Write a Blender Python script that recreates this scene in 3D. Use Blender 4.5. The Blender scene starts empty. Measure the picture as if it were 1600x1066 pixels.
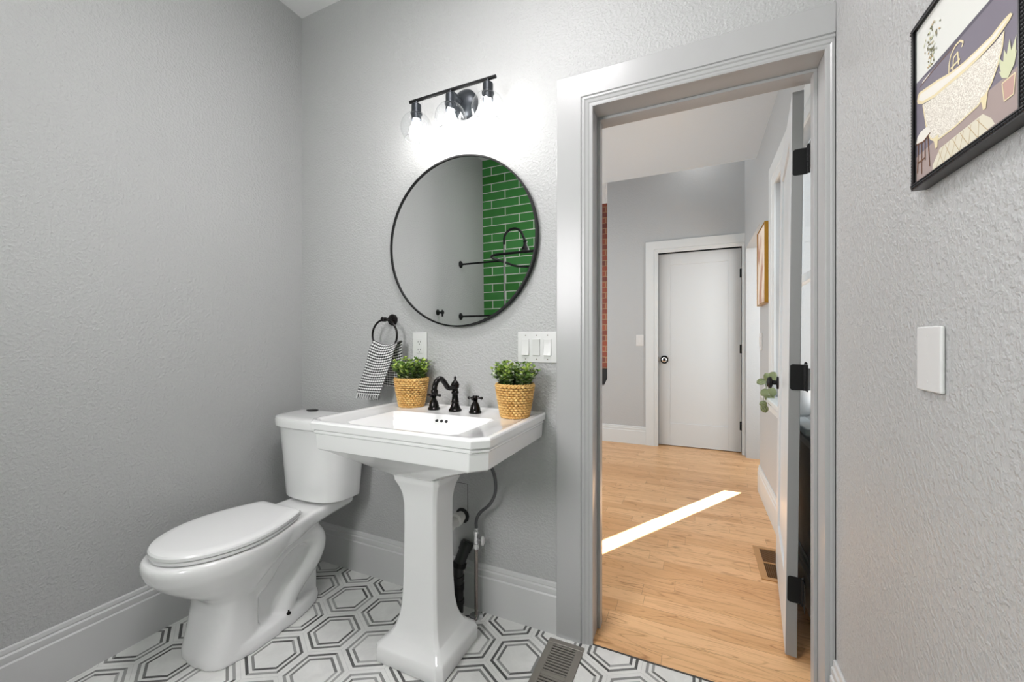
import bpy, bmesh, math, random
from mathutils import Vector as V, Matrix
random.seed(7)
sc = bpy.context.scene
col = sc.collection
PI = math.pi

# ---------------------------------------------------------------- camera
F = 630.0
YAW = math.atan(288.0 / F)
EYE = 1.15
cam = bpy.data.cameras.new('camera')
cam.sensor_width = 36.0
cam.lens = 36.0 * F / 1600.0
cam.clip_start = 0.02
camo = bpy.data.objects.new('camera', cam)
col.objects.link(camo)
camo.location = (0, 0, EYE)
camo.rotation_euler = (PI / 2, 0, YAW)
sc.camera = camo

# ---------------------------------------------------------------- exposure, sky, sun, lights
sc.view_settings.view_transform = 'Standard'
sc.view_settings.look = 'None'
sc.view_settings.exposure = 0.03
sc.view_settings.gamma = 1.0
sc.view_settings.use_curve_mapping = False
wd = bpy.data.worlds.new('sky')
sc.world = wd
wd.use_nodes = True
bg = wd.node_tree.nodes['Background']
bg.inputs[0].default_value = (0.95, 0.975, 1.0, 1)
bg.inputs[1].default_value = 2.4


def light(name, kind, loc, power, size=0.1, sizey=None, rot=(0, 0, 0), color=(1, 1, 1), spread=None):
    l = bpy.data.lights.new(name, kind)
    l.energy = power
    l.color = color
    if kind == 'AREA':
        l.size = size
        if sizey:
            l.shape = 'RECTANGLE'
            l.size_y = sizey
        else:
            l.shape = 'DISK'
        if spread:
            l.spread = spread
    elif kind in ('POINT', 'SPOT'):
        l.shadow_soft_size = size
    o = bpy.data.objects.new(name, l)
    o.location = loc
    o.rotation_euler = rot
    col.objects.link(o)
    return o


SUN_SLOPE = 0.587                      # x per y of the sunbeam on the hall floor
SUN_EL = math.radians(35)
sun = light('sun', 'SUN', (2, 6, 5), 45.0, color=(1.0, 0.97, 0.92))
sun.data.angle = math.radians(0.3)
_h = math.hypot(SUN_SLOPE, 1)
_d = V((-SUN_SLOPE / _h * math.cos(SUN_EL), -1 / _h * math.cos(SUN_EL), -math.sin(SUN_EL)))
sun.rotation_euler = _d.to_track_quat('-Z', 'Y').to_euler()

# fill lights added out of view, except the hall downlight and side-room daylight
light('bath_fill_light', 'AREA', (-0.60, 0.62, 2.80), 15.5, 0.5, color=(1, 0.965, 0.985))  # added overhead fill for the bathroom
light('bath_rear_fill_light', 'AREA', (-1.00, -0.52, 1.72), 27.0, 0.56, 0.80, rot=(PI / 2, 0, -0.62), color=(1, 0.97, 0.985))  # added fill from behind the camera, turned towards the right wall
light('hall_downlight_light', 'AREA', (0.02, 4.40, 3.27), 1.8, 0.14, color=(1, 0.97, 0.94))
light('hall_low_fill_light', 'AREA', (-0.9, 2.9, 2.60), 6.5, 0.3, color=(0.98, 1, 0.99))  # added fill for the hall, hidden by the door casing
light('hall_left_fill_light', 'AREA', (-2.9, 3.0, 1.5), 13.0, 2.0, 2.0, rot=(0, -PI / 2, 0), color=(0.93, 0.98, 0.97))  # added fill at the made-up window on the hall's left
light('side_room_window_light', 'AREA', (1.5, 3.56, 1.5), 22.0, 1.3, 1.6, rot=(PI / 2, 0, 0), color=(0.97, 0.99, 0.98))


# ---------------------------------------------------------------- material helpers
def lin(c):
    if isinstance(c, str):
        c = tuple(int(c[i:i + 2], 16) for i in (1, 3, 5))
    r = []
    for k in c:
        k = k / 255.0
        r.append(k / 12.92 if k <= 0.04045 else ((k + 0.055) / 1.055) ** 2.4)
    return (r[0], r[1], r[2], 1.0)


def mat(name, c, rough=0.5, metal=0.0, spec=0.5, coat=0.0):
    m = bpy.data.materials.new(name)
    m.use_nodes = True
    b = m.node_tree.nodes['Principled BSDF']
    b.inputs['Base Color'].default_value = lin(c) if isinstance(c, (str,)) or max(c) > 1 else tuple(c) + (1,)
    b.inputs['Roughness'].default_value = rough
    b.inputs['Metallic'].default_value = metal
    b.inputs['Specular IOR Level'].default_value = spec
    b.inputs['Coat Weight'].default_value = coat
    b.inputs['Coat Roughness'].default_value = 0.05
    return m


class NT:
    """small helper to write node trees as expressions"""
    def __init__(self, m):
        self.t = m.node_tree
        self.b = m.node_tree.nodes.get('Principled BSDF')

    def n(self, kind, **kw):
        nd = self.t.nodes.new(kind)
        for k, v in kw.items():
            setattr(nd, k, v)
        return nd

    def put(self, sock, v):
        if isinstance(v, bpy.types.NodeSocket):
            self.t.links.new(v, sock)
        else:
            sock.default_value = v

    def m(self, op, a, b=None, c=None):
        nd = self.n('ShaderNodeMath', operation=op)
        self.put(nd.inputs[0], a)
        if b is not None:
            self.put(nd.inputs[1], b)
        if c is not None:
            self.put(nd.inputs[2], c)
        return nd.outputs[0]

    def obj(self):
        return self.n('ShaderNodeTexCoord').outputs['Object']

    def sep(self, v):
        s = self.n('ShaderNodeSeparateXYZ')
        self.put(s.inputs[0], v)
        return s.outputs[0], s.outputs[1], s.outputs[2]

    def comb(self, x, y, z):
        s = self.n('ShaderNodeCombineXYZ')
        self.put(s.inputs[0], x)
        self.put(s.inputs[1], y)
        self.put(s.inputs[2], z)
        return s.outputs[0]

    def mix(self, f, a, b):
        nd = self.n('ShaderNodeMix', data_type='RGBA')
        self.put(nd.inputs['Factor'], f)
        self.put(nd.inputs[6], a)
        self.put(nd.inputs[7], b)
        return nd.outputs[2]

    def noise(self, vec, scale, detail=2.0, rough=0.5, dist=0.0):
        nd = self.n('ShaderNodeTexNoise')
        self.put(nd.inputs['Vector'], vec)
        nd.inputs['Scale'].default_value = scale
        nd.inputs['Detail'].default_value = detail
        nd.inputs['Roughness'].default_value = rough
        nd.inputs['Distortion'].default_value = dist
        return nd.outputs['Fac']

    def white(self, vec):
        nd = self.n('ShaderNodeTexWhiteNoise', noise_dimensions='3D')
        self.put(nd.inputs['Vector'], vec)
        return nd.outputs['Value']

    def step(self, v, lo, hi):
        nd = self.n('ShaderNodeMapRange')
        self.put(nd.inputs[0], v)
        nd.inputs[1].default_value = lo
        nd.inputs[2].default_value = hi
        return nd.outputs[0]

    def bump(self, h, strength, dist):
        nd = self.n('ShaderNodeBump')
        nd.inputs['Strength'].default_value = strength
        nd.inputs['Distance'].default_value = dist
        self.put(nd.inputs['Height'], h)
        self.t.links.new(nd.outputs[0], self.b.inputs['Normal'])

    def color(self, c):
        self.put(self.b.inputs['Base Color'], c)


def wall_mat(name, c, strength, scale, rough=0.45):
    m = mat(name, c, rough)
    t = NT(m)
    p = t.obj()
    a = t.step(t.noise(p, scale, 2.5, 0.5, 0.15), 0.42, 0.66)
    b = t.noise(p, scale * 2.6, 2.0)
    t.bump(t.m('ADD', a, t.m('MULTIPLY', b, 0.5)), strength, 0.0022)
    return m


M = {}
M['wall'] = wall_mat('grey_wall_paint', (0.455, 0.457, 0.457), 0.55, 104)
M['hallwall'] = wall_mat('pale_hall_paint', (0.455, 0.472, 0.482), 0.25, 70, 0.5)
M['ceil'] = wall_mat('ceiling_paint', (0.74, 0.74, 0.74), 0.2, 45, 0.6)
M['hallceil'] = wall_mat('hall_ceiling_paint', (0.68, 0.76, 0.83), 0.15, 60, 0.6)
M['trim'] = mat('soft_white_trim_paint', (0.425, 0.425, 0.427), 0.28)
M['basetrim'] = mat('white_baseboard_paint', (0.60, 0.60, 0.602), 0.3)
M['halltrim'] = mat('white_trim_paint', (0.66, 0.69, 0.70), 0.3)
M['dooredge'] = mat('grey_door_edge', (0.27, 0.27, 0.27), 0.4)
M['door'] = mat('white_door_paint', (0.64, 0.665, 0.68), 0.32)
M['porc'] = mat('white_porcelain', (0.84, 0.84, 0.84), 0.08, coat=0.6)
M['seat'] = mat('white_seat_plastic', (0.84, 0.84, 0.84), 0.2)
M['black'] = mat('black_metal', (0.007, 0.007, 0.0075), 0.5, 0.0, 0.25)
M['bronze'] = mat('dark_bronze', (0.022, 0.02, 0.02), 0.18, 0.85)
M['slate'] = mat('slate_metal', (0.035, 0.04, 0.047), 0.35, 0.5)
M['plate'] = mat('white_plate_plastic', (0.66, 0.66, 0.655), 0.3)
M['slot'] = mat('dark_slot', (0.02, 0.02, 0.02), 0.7)
M['chrome'] = mat('chrome', (0.75, 0.75, 0.76), 0.15, 1.0)
M['riser'] = mat('dull_grey_metal', (0.22, 0.22, 0.21), 0.45)
M['copper'] = mat('aged_metal_pipe', (0.34, 0.29, 0.27), 0.25, 0.9)
M['hose'] = mat('grey_hose', (0.10, 0.10, 0.105), 0.4, 0.4)
M['pvc'] = mat('white_pvc', (0.72, 0.71, 0.68), 0.35)
M['abs'] = mat('black_abs', (0.010, 0.010, 0.010), 0.35)
M['nickel'] = mat('bronze_register', (0.25, 0.232, 0.205), 0.45, 0.3)
M['oakframe'] = mat('oak_register', '#b98a58', 0.4)
M['brown'] = mat('brown_register_metal', '#6e4a24', 0.45, 0.2)
M['dark'] = mat('deep_duct', (0.006, 0.006, 0.006), 0.8)
M['leafd'] = mat('leaf_dark', '#35502a', 0.5)
M['leafm'] = mat('leaf_mid', '#6f9144', 0.5)
M['leafl'] = mat('leaf_light', '#b9cf68', 0.5)
M['leafp'] = mat('leaf_pale', '#c3ccae', 0.5)
M['soil'] = mat('dark_soil', (0.02, 0.017, 0.012), 0.9)
M['stem'] = mat('plant_stem', '#4a5a2c', 0.6)
M['gold'] = mat('gold_frame', '#b98a2c', 0.35, 0.35)
M['mirror'] = mat('mirror_glass', (0.88, 0.88, 0.88), 0.0, 1.0)
M['frame'] = mat('black_picture_frame', (0.018, 0.018, 0.02), 0.3)
M['sealant'] = mat('grey_seam', (0.055, 0.05, 0.045), 0.6)


def emit(name, c, s):
    m = bpy.data.materials.new(name)
    m.use_nodes = True
    b = m.node_tree.nodes['Principled BSDF']
    b.inputs['Base Color'].default_value = tuple(c) + (1,)
    b.inputs['Emission Color'].default_value = tuple(c) + (1,)
    b.inputs['Emission Strength'].default_value = s
    return m


M['bulb'] = emit('lit_bulb', (1, 0.98, 0.95), 33.0)
M['diffuser'] = emit('lit_diffuser', (1, 0.99, 0.97), 3.0)


def glass(name, base, tint=(0.98, 0.99, 0.99)):
    m = bpy.data.materials.new(name)
    m.use_nodes = True
    t = m.node_tree
    t.nodes.remove(t.nodes['Principled BSDF'])
    out = t.nodes['Material Output']
    tr = t.nodes.new('ShaderNodeBsdfTransparent')
    tr.inputs[0].default_value = tuple(tint) + (1,)
    gl = t.nodes.new('ShaderNodeBsdfGlossy')
    gl.inputs['Roughness'].default_value = 0.02
    lw = t.nodes.new('ShaderNodeLayerWeight')
    lw.inputs[0].default_value = 0.5
    pw = t.nodes.new('ShaderNodeMath')
    pw.operation = 'POWER'
    pw.inputs[1].default_value = 4.0
    ma = t.nodes.new('ShaderNodeMath')
    ma.operation = 'MULTIPLY_ADD'
    ma.inputs[1].default_value = base
    ma.inputs[2].default_value = 0.035
    mx = t.nodes.new('ShaderNodeMixShader')
    t.links.new(lw.outputs['Facing'], pw.inputs[0])
    t.links.new(pw.outputs[0], ma.inputs[0])
    t.links.new(ma.outputs[0], mx.inputs[0])
    t.links.new(tr.outputs[0], mx.inputs[1])
    t.links.new(gl.outputs[0], mx.inputs[2])
    t.links.new(mx.outputs[0], out.inputs[0])
    return m


M['glass'] = glass('clear_glass', 0.75, (0.96, 0.965, 0.97))
M['rimglass'] = mat('glass_rim', (0.45, 0.46, 0.47), 0.1)
M['pane'] = glass('window_pane', 0.3)


def hex_floor():
    m = mat('hex_marble_tile', (0.8, 0.8, 0.8), 0.22)
    t = NT(m)
    p = t.obj()
    x, y, z = t.sep(p)
    P = 0.2055
    SY = P * math.sqrt(3)
    px = t.m('SUBTRACT', x, -1.408)
    py = t.m('SUBTRACT', y, 1.338)
    ax = t.m('WRAP', px, P / 2, -P / 2)
    ay = t.m('WRAP', py, SY / 2, -SY / 2)
    bx = t.m('WRAP', t.m('ADD', px, P / 2), P / 2, -P / 2)
    by = t.m('WRAP', t.m('ADD', py, SY / 2), SY / 2, -SY / 2)
    da = t.m('ADD', t.m('MULTIPLY', ax, ax), t.m('MULTIPLY', ay, ay))
    db = t.m('ADD', t.m('MULTIPLY', bx, bx), t.m('MULTIPLY', by, by))
    s = t.m('LESS_THAN', da, db)
    qx = t.m('ADD', bx, t.m('MULTIPLY', s, t.m('SUBTRACT', ax, bx)))
    qy = t.m('ADD', by, t.m('MULTIPLY', s, t.m('SUBTRACT', ay, by)))
    aqx = t.m('ABSOLUTE', qx)
    d = t.m('MAXIMUM', aqx, t.m('ADD', t.m('MULTIPLY', aqx, 0.5), t.m('MULTIPLY', t.m('ABSOLUTE', qy), 0.8660254)))
    sec = t.m('MODULO', t.m('ADD', t.m('FLOOR', t.m('DIVIDE', t.m('ADD', t.m('ARCTAN2', qy, qx), PI / 6), PI / 3)), 6.0), 6.0)
    ix = t.m('ROUND', t.m('DIVIDE', t.m('SUBTRACT', px, qx), P / 2))
    iy = t.m('ROUND', t.m('DIVIDE', t.m('SUBTRACT', py, qy), SY / 2))
    vein = t.step(t.noise(p, 9.0, 6.0, 0.65, 1.5), 0.3, 0.75)
    base = t.mix(vein, (0.84, 0.84, 0.82, 1), (0.70, 0.70, 0.685, 1))
    c = base
    for k, (lo, hi) in enumerate(((0.0603, 0.0695), (0.0796, 0.0893))):
        band = t.m('MULTIPLY', t.m('GREATER_THAN', d, lo), t.m('LESS_THAN', d, hi))
        r = t.white(t.comb(ix, iy, t.m('ADD', sec, 0.37 + 20.0 * k)))
        r2 = t.m('POWER', r, 1.3)
        speck = t.m('MULTIPLY', t.noise(p, 260.0, 2.0), 0.09)
        g = t.m('ADD', t.m('ADD', t.m('MULTIPLY', r2, 0.40 if k == 0 else 0.36), 0.03), speck)
        g3 = t.comb(g, g, t.m('MULTIPLY', g, 0.98))
        c = t.mix(band, c, g3)
    grout = t.m('GREATER_THAN', d, P / 2 - 0.0007)
    c = t.mix(grout, c, (0.6, 0.6, 0.59, 1))
    t.color(c)
    return m


M['hex'] = hex_floor()


def oak_floor():
    m = mat('oak_strip_floor', (0.6, 0.35, 0.16), 0.3)
    t = NT(m)
    p = t.obj()
    x, y, z = t.sep(p)
    W, L = 0.083, 0.74
    row = t.m('FLOOR', t.m('DIVIDE', y, W))
    off = t.m('MULTIPLY', t.white(t.comb(row, 3.3, 1.7)), 5.0)
    xs = t.m('ADD', t.m('DIVIDE', x, L), off)
    seg = t.m('FLOOR', xs)
    tone = t.white(t.comb(row, seg, 9.1))
    tone2 = t.white(t.comb(row, seg, 4.4))
    gv = t.comb(t.m('ADD', t.m('MULTIPLY', x, 2.2), t.m('MULTIPLY', tone2, 40.0)), t.m('ADD', t.m('MULTIPLY', y, 22.0), t.m('MULTIPLY', tone, 17.0)), 0.0)
    grain = t.noise(gv, 1.6, 4.0, 0.62, 0.9)
    fine = t.noise(t.comb(t.m('MULTIPLY', x, 9.0), t.m('MULTIPLY', y, 330.0), tone), 1.0, 2.0)
    c = t.mix(tone, lin('#dba773'), lin('#eec08e'))
    c = t.mix(t.m('MULTIPLY', t.step(grain, 0.50, 0.75), 0.45), c, lin('#a66a35'))
    ring = t.noise(t.comb(t.m('ADD', t.m('MULTIPLY', x, 1.5), t.m('MULTIPLY', tone, 30.0)), t.m('ADD', t.m('MULTIPLY', y, 8.5), t.m('MULTIPLY', tone2, 23.0)), 0.0), 1.0, 1.5, 0.5, 0.25)
    ln = t.m('ABSOLUTE', t.m('SINE', t.m('MULTIPLY', ring, 44.0)))
    c = t.mix(t.m('MULTIPLY', t.step(ln, 0.34, 0.02), t.m('MULTIPLY', t.step(grain, 0.35, 0.6), 0.62)), c, lin('#9a5f2b'))
    c = t.mix(t.m('MULTIPLY', t.step(fine, 0.5, 0.8), 0.28), c, lin('#ad733c'))
    knot = t.step(t.noise(t.comb(t.m('MULTIPLY', x, 6.0), t.m('MULTIPLY', y, 13.0), tone2), 1.0, 1.0), 0.80, 0.86)
    c = t.mix(t.m('MULTIPLY', knot, 0.7), c, lin('#5c3210'))
    fy = t.m('FRACT', t.m('DIVIDE', y, W))
    fx = t.m('FRACT', xs)
    e = t.m('MAXIMUM', t.m('LESS_THAN', fy, 0.016), t.m('LESS_THAN', fx, 0.0022))
    c = t.mix(t.m('MULTIPLY', e, 0.55), c, lin('#6b3f1a'))
    t.color(c)
    t.put(t.b.inputs['Roughness'], t.m('ADD', 0.26, t.m('MULTIPLY', grain, 0.14)))
    t.bump(t.m('SUBTRACT', t.m('MULTIPLY', fine, 0.3), e), 0.12, 0.0006)
    return m


M['oak'] = oak_floor()


def brick_mat(name, c1, c2, mortar, w, h, ms, x0, z0, rough, bumpd, off=0.5, coat=0.0):
    m = mat(name, c1, rough, coat=coat)
    t = NT(m)
    x, y, z = t.sep(t.obj())
    b = t.n('ShaderNodeTexBrick')
    b.offset = off
    t.put(b.inputs['Vector'], t.comb(t.m('SUBTRACT', x, x0), t.m('SUBTRACT', z, z0), 0.0))
    b.inputs['Color1'].default_value = lin(c1)
    b.inputs['Color2'].default_value = lin(c2)
    b.inputs['Mortar'].default_value = lin(mortar)
    b.inputs['Scale'].default_value = 1.0
    b.inputs['Mortar Size'].default_value = ms
    b.inputs['Mortar Smooth'].default_value = 0.1
    b.inputs['Brick Width'].default_value = w
    b.inputs['Row Height'].default_value = h
    t.color(b.outputs['Color'])
    t.put(t.b.inputs['Roughness'], t.m('ADD', rough, t.m('MULTIPLY', b.outputs['Fac'], 0.6)))
    t.bump(t.m('SUBTRACT', 1.0, b.outputs['Fac']), 0.5, bumpd)
    return m


M['green'] = brick_mat('green_glazed_tile', '#33792f', '#46914a', '#d3dacf', 0.298, 0.0825, 0.0042, -1.851, 0.02, 0.12, 0.002)
M['brick'] = brick_mat('red_brick', '#41140a', '#632810', '#6a5340', 0.21, 0.072, 0.006, 0.05, 0.0, 0.7, 0.006)


def gingham():
    m = mat('black_white_gingham', (0.9, 0.9, 0.9), 0.9)
    t = NT(m)
    uv = t.n('ShaderNodeTexCoord').outputs['UV']
    u, v, w = t.sep(uv)
    a = t.m('LESS_THAN', t.m('FRACT', u), 0.5)
    b = t.m('LESS_THAN', t.m('FRACT', v), 0.55)
    both = t.m('MULTIPLY', a, b)
    any_ = t.m('MAXIMUM', a, b)
    twill = t.m('LESS_THAN', t.m('FRACT', t.m('MULTIPLY', t.m('ADD', u, v), 4.0)), 0.5)
    one = t.mix(t.m('MULTIPLY', b, 0.75), (0.50, 0.50, 0.50, 1), (0.10, 0.10, 0.10, 1))
    c = t.mix(any_, (0.86, 0.86, 0.85, 1), one)
    c = t.mix(both, c, (0.012, 0.012, 0.014, 1))
    t.color(c)
    return m


M['gingham'] = gingham()
M['fringe_w'] = mat('white_fringe', (0.8, 0.8, 0.8), 0.9)
M['fringe_b'] = mat('black_fringe', (0.02, 0.02, 0.02), 0.9)


def noisy(name, c1, c2, scale, rough=0.7, stretch=(1, 1, 1), lo=0.35, hi=0.65):
    m = mat(name, c1, rough)
    t = NT(m)
    x, y, z = t.sep(t.obj())
    f = t.noise(t.comb(t.m('MULTIPLY', x, stretch[0]), t.m('MULTIPLY', y, stretch[1]), t.m('MULTIPLY', z, stretch[2])), scale, 3.0)
    t.color(t.mix(t.step(f, lo, hi), lin(c1), lin(c2)))
    return m


M['wicker'] = noisy('tan_wicker', '#efc780', '#cf9e58', 55, 0.6)
M['wickerdark'] = mat('wicker_stake', '#6b451c', 0.7)
M['canvas'] = noisy('blush_canvas', '#e9dccd', '#b98f78', 9, 0.7, (1, 1, 0.6), 0.42, 0.62)


def variegated():
    m = mat('striped_leaf', '#3c5226', 0.45)
    t = NT(m)
    u, v, w = t.sep(t.n('ShaderNodeTexCoord').outputs['UV'])
    s = t.m('ABSOLUTE', t.m('SINE', t.m('MULTIPLY', t.m('ABSOLUTE', t.m('SUBTRACT', u, 0.5)), 22.0)))
    t.color(t.mix(t.step(s, 0.25, 0.5), lin('#c9d09c'), lin('#2f441a')))
    return m


M['striped'] = variegated()


# ---------------------------------------------------------------- mesh builder
class MB:
    def __init__(self):
        self.bm = bmesh.new()
        self.uv = None
        self.mi = 0

    def face(self, vs):
        try:
            f = self.bm.faces.new(vs)
            f.material_index = self.mi
            f.smooth = True
            return f
        except ValueError:
            return None

    def box(self, x0, x1, y0, y1, z0, z1):
        x0, x1 = min(x0, x1), max(x0, x1)
        y0, y1 = min(y0, y1), max(y0, y1)
        z0, z1 = min(z0, z1), max(z0, z1)
        v = [self.bm.verts.new(c) for c in ((x0, y0, z0), (x1, y0, z0), (x1, y1, z0), (x0, y1, z0), (x0, y0, z1), (x1, y0, z1), (x1, y1, z1), (x0, y1, z1))]
        for f in ((3, 2, 1, 0), (4, 5, 6, 7), (0, 1, 5, 4), (1, 2, 6, 5), (2, 3, 7, 6), (3, 0, 4, 7)):
            self.face([v[i] for i in f])
        return self

    def loft(self, rings, closed=True, cap0=True, cap1=True):
        R = [[self.bm.verts.new(p) for p in r] for r in rings]
        n = len(R[0])
        for a, b in zip(R, R[1:]):
            for i in range(n if closed else n - 1):
                j = (i + 1) % n
                self.face([a[i], a[j], b[j], b[i]])
        if cap0:
            self.face(list(reversed(R[0])))
        if cap1:
            self.face(R[-1])
        return R

    def lathe(self, cx, cy, prof, n=32, axis='z', cap0=True, cap1=True):
        rings = []
        for r, h in prof:
            ring = []
            for i in range(n):
                a = 2 * PI * i / n
                c, s = r * math.cos(a), r * math.sin(a)
                if axis == 'z':
                    ring.append((cx + c, cy + s, h))
                elif axis == 'y':      # cx, cy are x and z; h along y
                    ring.append((cx + c, h, cy + s))
                else:                  # axis x: cx, cy are y and z
                    ring.append((h, cx + c, cy + s))
            rings.append(ring)
        self.loft(rings, True, cap0, cap1)
        return self

    def cyl(self, a, b, r, n=16, r2=None):
        self.tube([a, b], [r, r if r2 is None else r2], n)
        return self

    def tube(self, pts, r, n=10, closed=False, cap=True):
        pts = [V(p) for p in pts]
        N = len(pts)
        if not isinstance(r, (list, tuple)):
            r = [r] * N
        rings = []
        up = None
        for i in range(N):
            if closed:
                d = pts[(i + 1) % N] - pts[i - 1]
            else:
                d = pts[min(i + 1, N - 1)] - pts[max(i - 1, 0)]
            d.normalize()
            if up is None:
                up = V((0, 0, 1)) if abs(d.z) < 0.9 else V((1, 0, 0))
            s = d.cross(up)
            if s.length < 1e-5:
                s = d.cross(V((0.3, 0.7, 0.2)))
            s.normalize()
            up = s.cross(d)
            up.normalize()
            rings.append([pts[i] + (s * math.cos(2 * PI * k / n) + up * math.sin(2 * PI * k / n)) * r[i] for k in range(n)])
        if closed:
            R = [[self.bm.verts.new(p) for p in q] for q in rings]
            for i in range(N):
                a, b = R[i], R[(i + 1) % N]
                for k in range(n):
                    self.face([a[k], a[(k + 1) % n], b[(k + 1) % n], b[k]])
        else:
            self.loft(rings, True, cap, cap)
        return self

    def sphere(self, c, r, n=16, sz=1.0, t0=0.0, t1=PI, cap=True):
        prof = []
        m = max(6, n // 2)
        for i in range(m + 1):
            t = t0 + (t1 - t0) * i / m
            prof.append((max(r * math.sin(t), 1e-5), c[2] + r * sz * math.cos(t)))
        self.lathe(c[0], c[1], list(reversed(prof)), n, 'z', cap, cap)
        return self

    def prism(self, poly, axis, a, b):
        """poly: 2-D points; axis 'x': (y,z), 'y': (x,z), 'z': (x,y)"""
        def P(u, v, w):
            return {'x': (w, u, v), 'y': (u, w, v), 'z': (u, v, w)}[axis]
        self.loft([[P(u, v, a) for u, v in poly], [P(u, v, b) for u, v in poly]])
        return self

    def build(self, name, mats, parent=None, bevel=0.0, seg=2, flat=False, sharp=32, origin=None):
        bmesh.ops.recalc_face_normals(self.bm, faces=self.bm.faces[:])
        if parent is not None and origin is None:
            origin = ORG[parent.name]
        elif origin is None:
            origin = V((0, 0, 0))
        origin = V(origin)
        for v in self.bm.verts:
            v.co -= origin
        me = bpy.data.meshes.new(name)
        for f in self.bm.faces:
            f.smooth = not flat
        lim = math.radians(sharp)
        for e in self.bm.edges:
            if len(e.link_faces) == 2 and e.calc_face_angle(0) > lim:
                e.smooth = False
        self.bm.to_mesh(me)
        self.bm.free()
        for k in (mats if isinstance(mats, (list, tuple)) else [mats]):
            me.materials.append(k if not isinstance(k, str) else M[k])
        o = bpy.data.objects.new(name, me)
        col.objects.link(o)
        if parent is not None:
            o.parent = parent
            ORG[o.name] = origin.copy()
        else:
            o.location = origin
            ORG[o.name] = origin.copy()
        if parent is not None and origin != ORG[parent.name]:
            o.location = origin - ORG[parent.name]
        if bevel:
            b = o.modifiers.new('bevel', 'BEVEL')
            b.width = bevel
            b.segments = seg
            b.limit_method = 'ANGLE'
            b.angle_limit = math.radians(35)
            b.harden_normals = True
        return o


ORG = {}


def thing(name, loc, label, cat, group=None, kind=None):
    o = bpy.data.objects.new(name, None)
    o.empty_display_size = 0.05
    o.location = loc
    col.objects.link(o)
    ORG[o.name] = V(loc)
    return tag(o, label, cat, group, kind)


def tag(o, label=None, cat=None, group=None, kind=None):
    if label:
        o['label'] = label
    if cat:
        o['category'] = cat
    if group:
        o['group'] = group
    if kind:
        o['kind'] = kind
    return o


def struct(o):
    o['kind'] = 'structure'
    return o


def smooth_path(pts, sub=6):
    pts = [V(p) for p in pts]
    out = []
    for i in range(len(pts) - 1):
        p0 = pts[max(i - 1, 0)]
        p1, p2 = pts[i], pts[i + 1]
        p3 = pts[min(i + 2, len(pts) - 1)]
        for k in range(sub):
            t = k / sub
            out.append(0.5 * ((2 * p1) + (p2 - p0) * t + (2 * p0 - 5 * p1 + 4 * p2 - p3) * t * t + (3 * p1 - p0 - 3 * p2 + p3) * t ** 3))
    out.append(pts[-1])
    return out


# ================================================================ the setting
XL, XR = -1.952, 0.380          # bathroom left and right wall faces
YB, YR = 1.520, -0.600          # wall with the mirror, tiled wall behind the camera
ZC = 2.905
WT = 0.18                       # thickness of the mirror wall
YH = YB + WT                    # hall side of it
DX0, DX1, DZ = -0.360, 0.360, 2.042   # doorway
HX = 0.445                      # hall right wall face
YF = 4.680                      # far hall wall face
LOWZ, HIGHZ, YS = 2.642, 3.30, 3.83

b = MB()
b.box(XL - 0.12, XR + 0.12, YR - 0.1, 1.516, -0.06, 0.0)
struct(b.build('floor', 'hex'))
b = MB()
b.box(-3.2, 2.7, 1.516, 5.9, -0.06, 0.0)
struct(b.build('floor_hall', 'oak'))
b = MB()
b.box(DX0 + 0.001, DX1 - 0.001, 1.5125, 1.5195, 0.0, 0.0012)
struct(b.build('trim_threshold', 'sealant'))

b = MB()
b.box(XL - 0.12, XR + 0.12, YR - 0.1, YB, ZC, ZC + 0.1)
struct(b.build('ceiling', 'ceil'))
b = MB()
b.box(-3.2, HX, YH, YS, LOWZ, LOWZ + 0.14)
b.box(-3.2, HX, YS - 0.1, YS, LOWZ + 0.14, HIGHZ)
b.box(-3.2, 2.7, YS - 0.34, 5.9, HIGHZ, HIGHZ + 0.1)
struct(b.build('ceiling_hall', 'hallceil'))

b = MB()
b.box(XL - 0.12, XL, YR - 0.1, YB, 0, ZC)
struct(b.build('wall_left', 'wall'))
b = MB()
b.box(XR, XR + 0.12, YR - 0.1, YB, 0, ZC)
struct(b.build('wall_right', 'wall'))
b = MB()
b.box(XL - 0.12, DX0 - 0.02, YB, YH, 0, ZC)
b.box(DX1 + 0.02, XR + 0.12, YB, YH, 0, ZC)
b.box(DX0 - 0.02, DX1 + 0.02, YB, YH, DZ + 0.02, ZC)
struct(b.build('wall_back', 'wall'))
b = MB()
b.box(XL, -1.34, YR - 0.1, YR, 0, ZC)
b.box(-0.66, XR, YR - 0.1, YR, 0, ZC)
b.box(-1.34, -0.66, YR - 0.1, YR, 0, 1.30)
b.box(-1.34, -0.66, YR - 0.1, YR, 2.15, ZC)
struct(b.build('wall_rear', 'green'))
b = MB()
for (xa, xb, za, zb) in ((-1.34, -1.30, 1.30, 2.15), (-0.70, -0.66, 1.30, 2.15), (-1.30, -0.70, 1.30, 1.34), (-1.30, -0.70, 2.11, 2.15), (-1.30, -0.70, 1.71, 1.74)):
    b.box(xa, xb, YR - 0.09, YR - 0.05, za, zb)
struct(b.build('window_added', 'trim', bevel=0.002))  # unseen window frame added to go with the rear fill light

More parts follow.
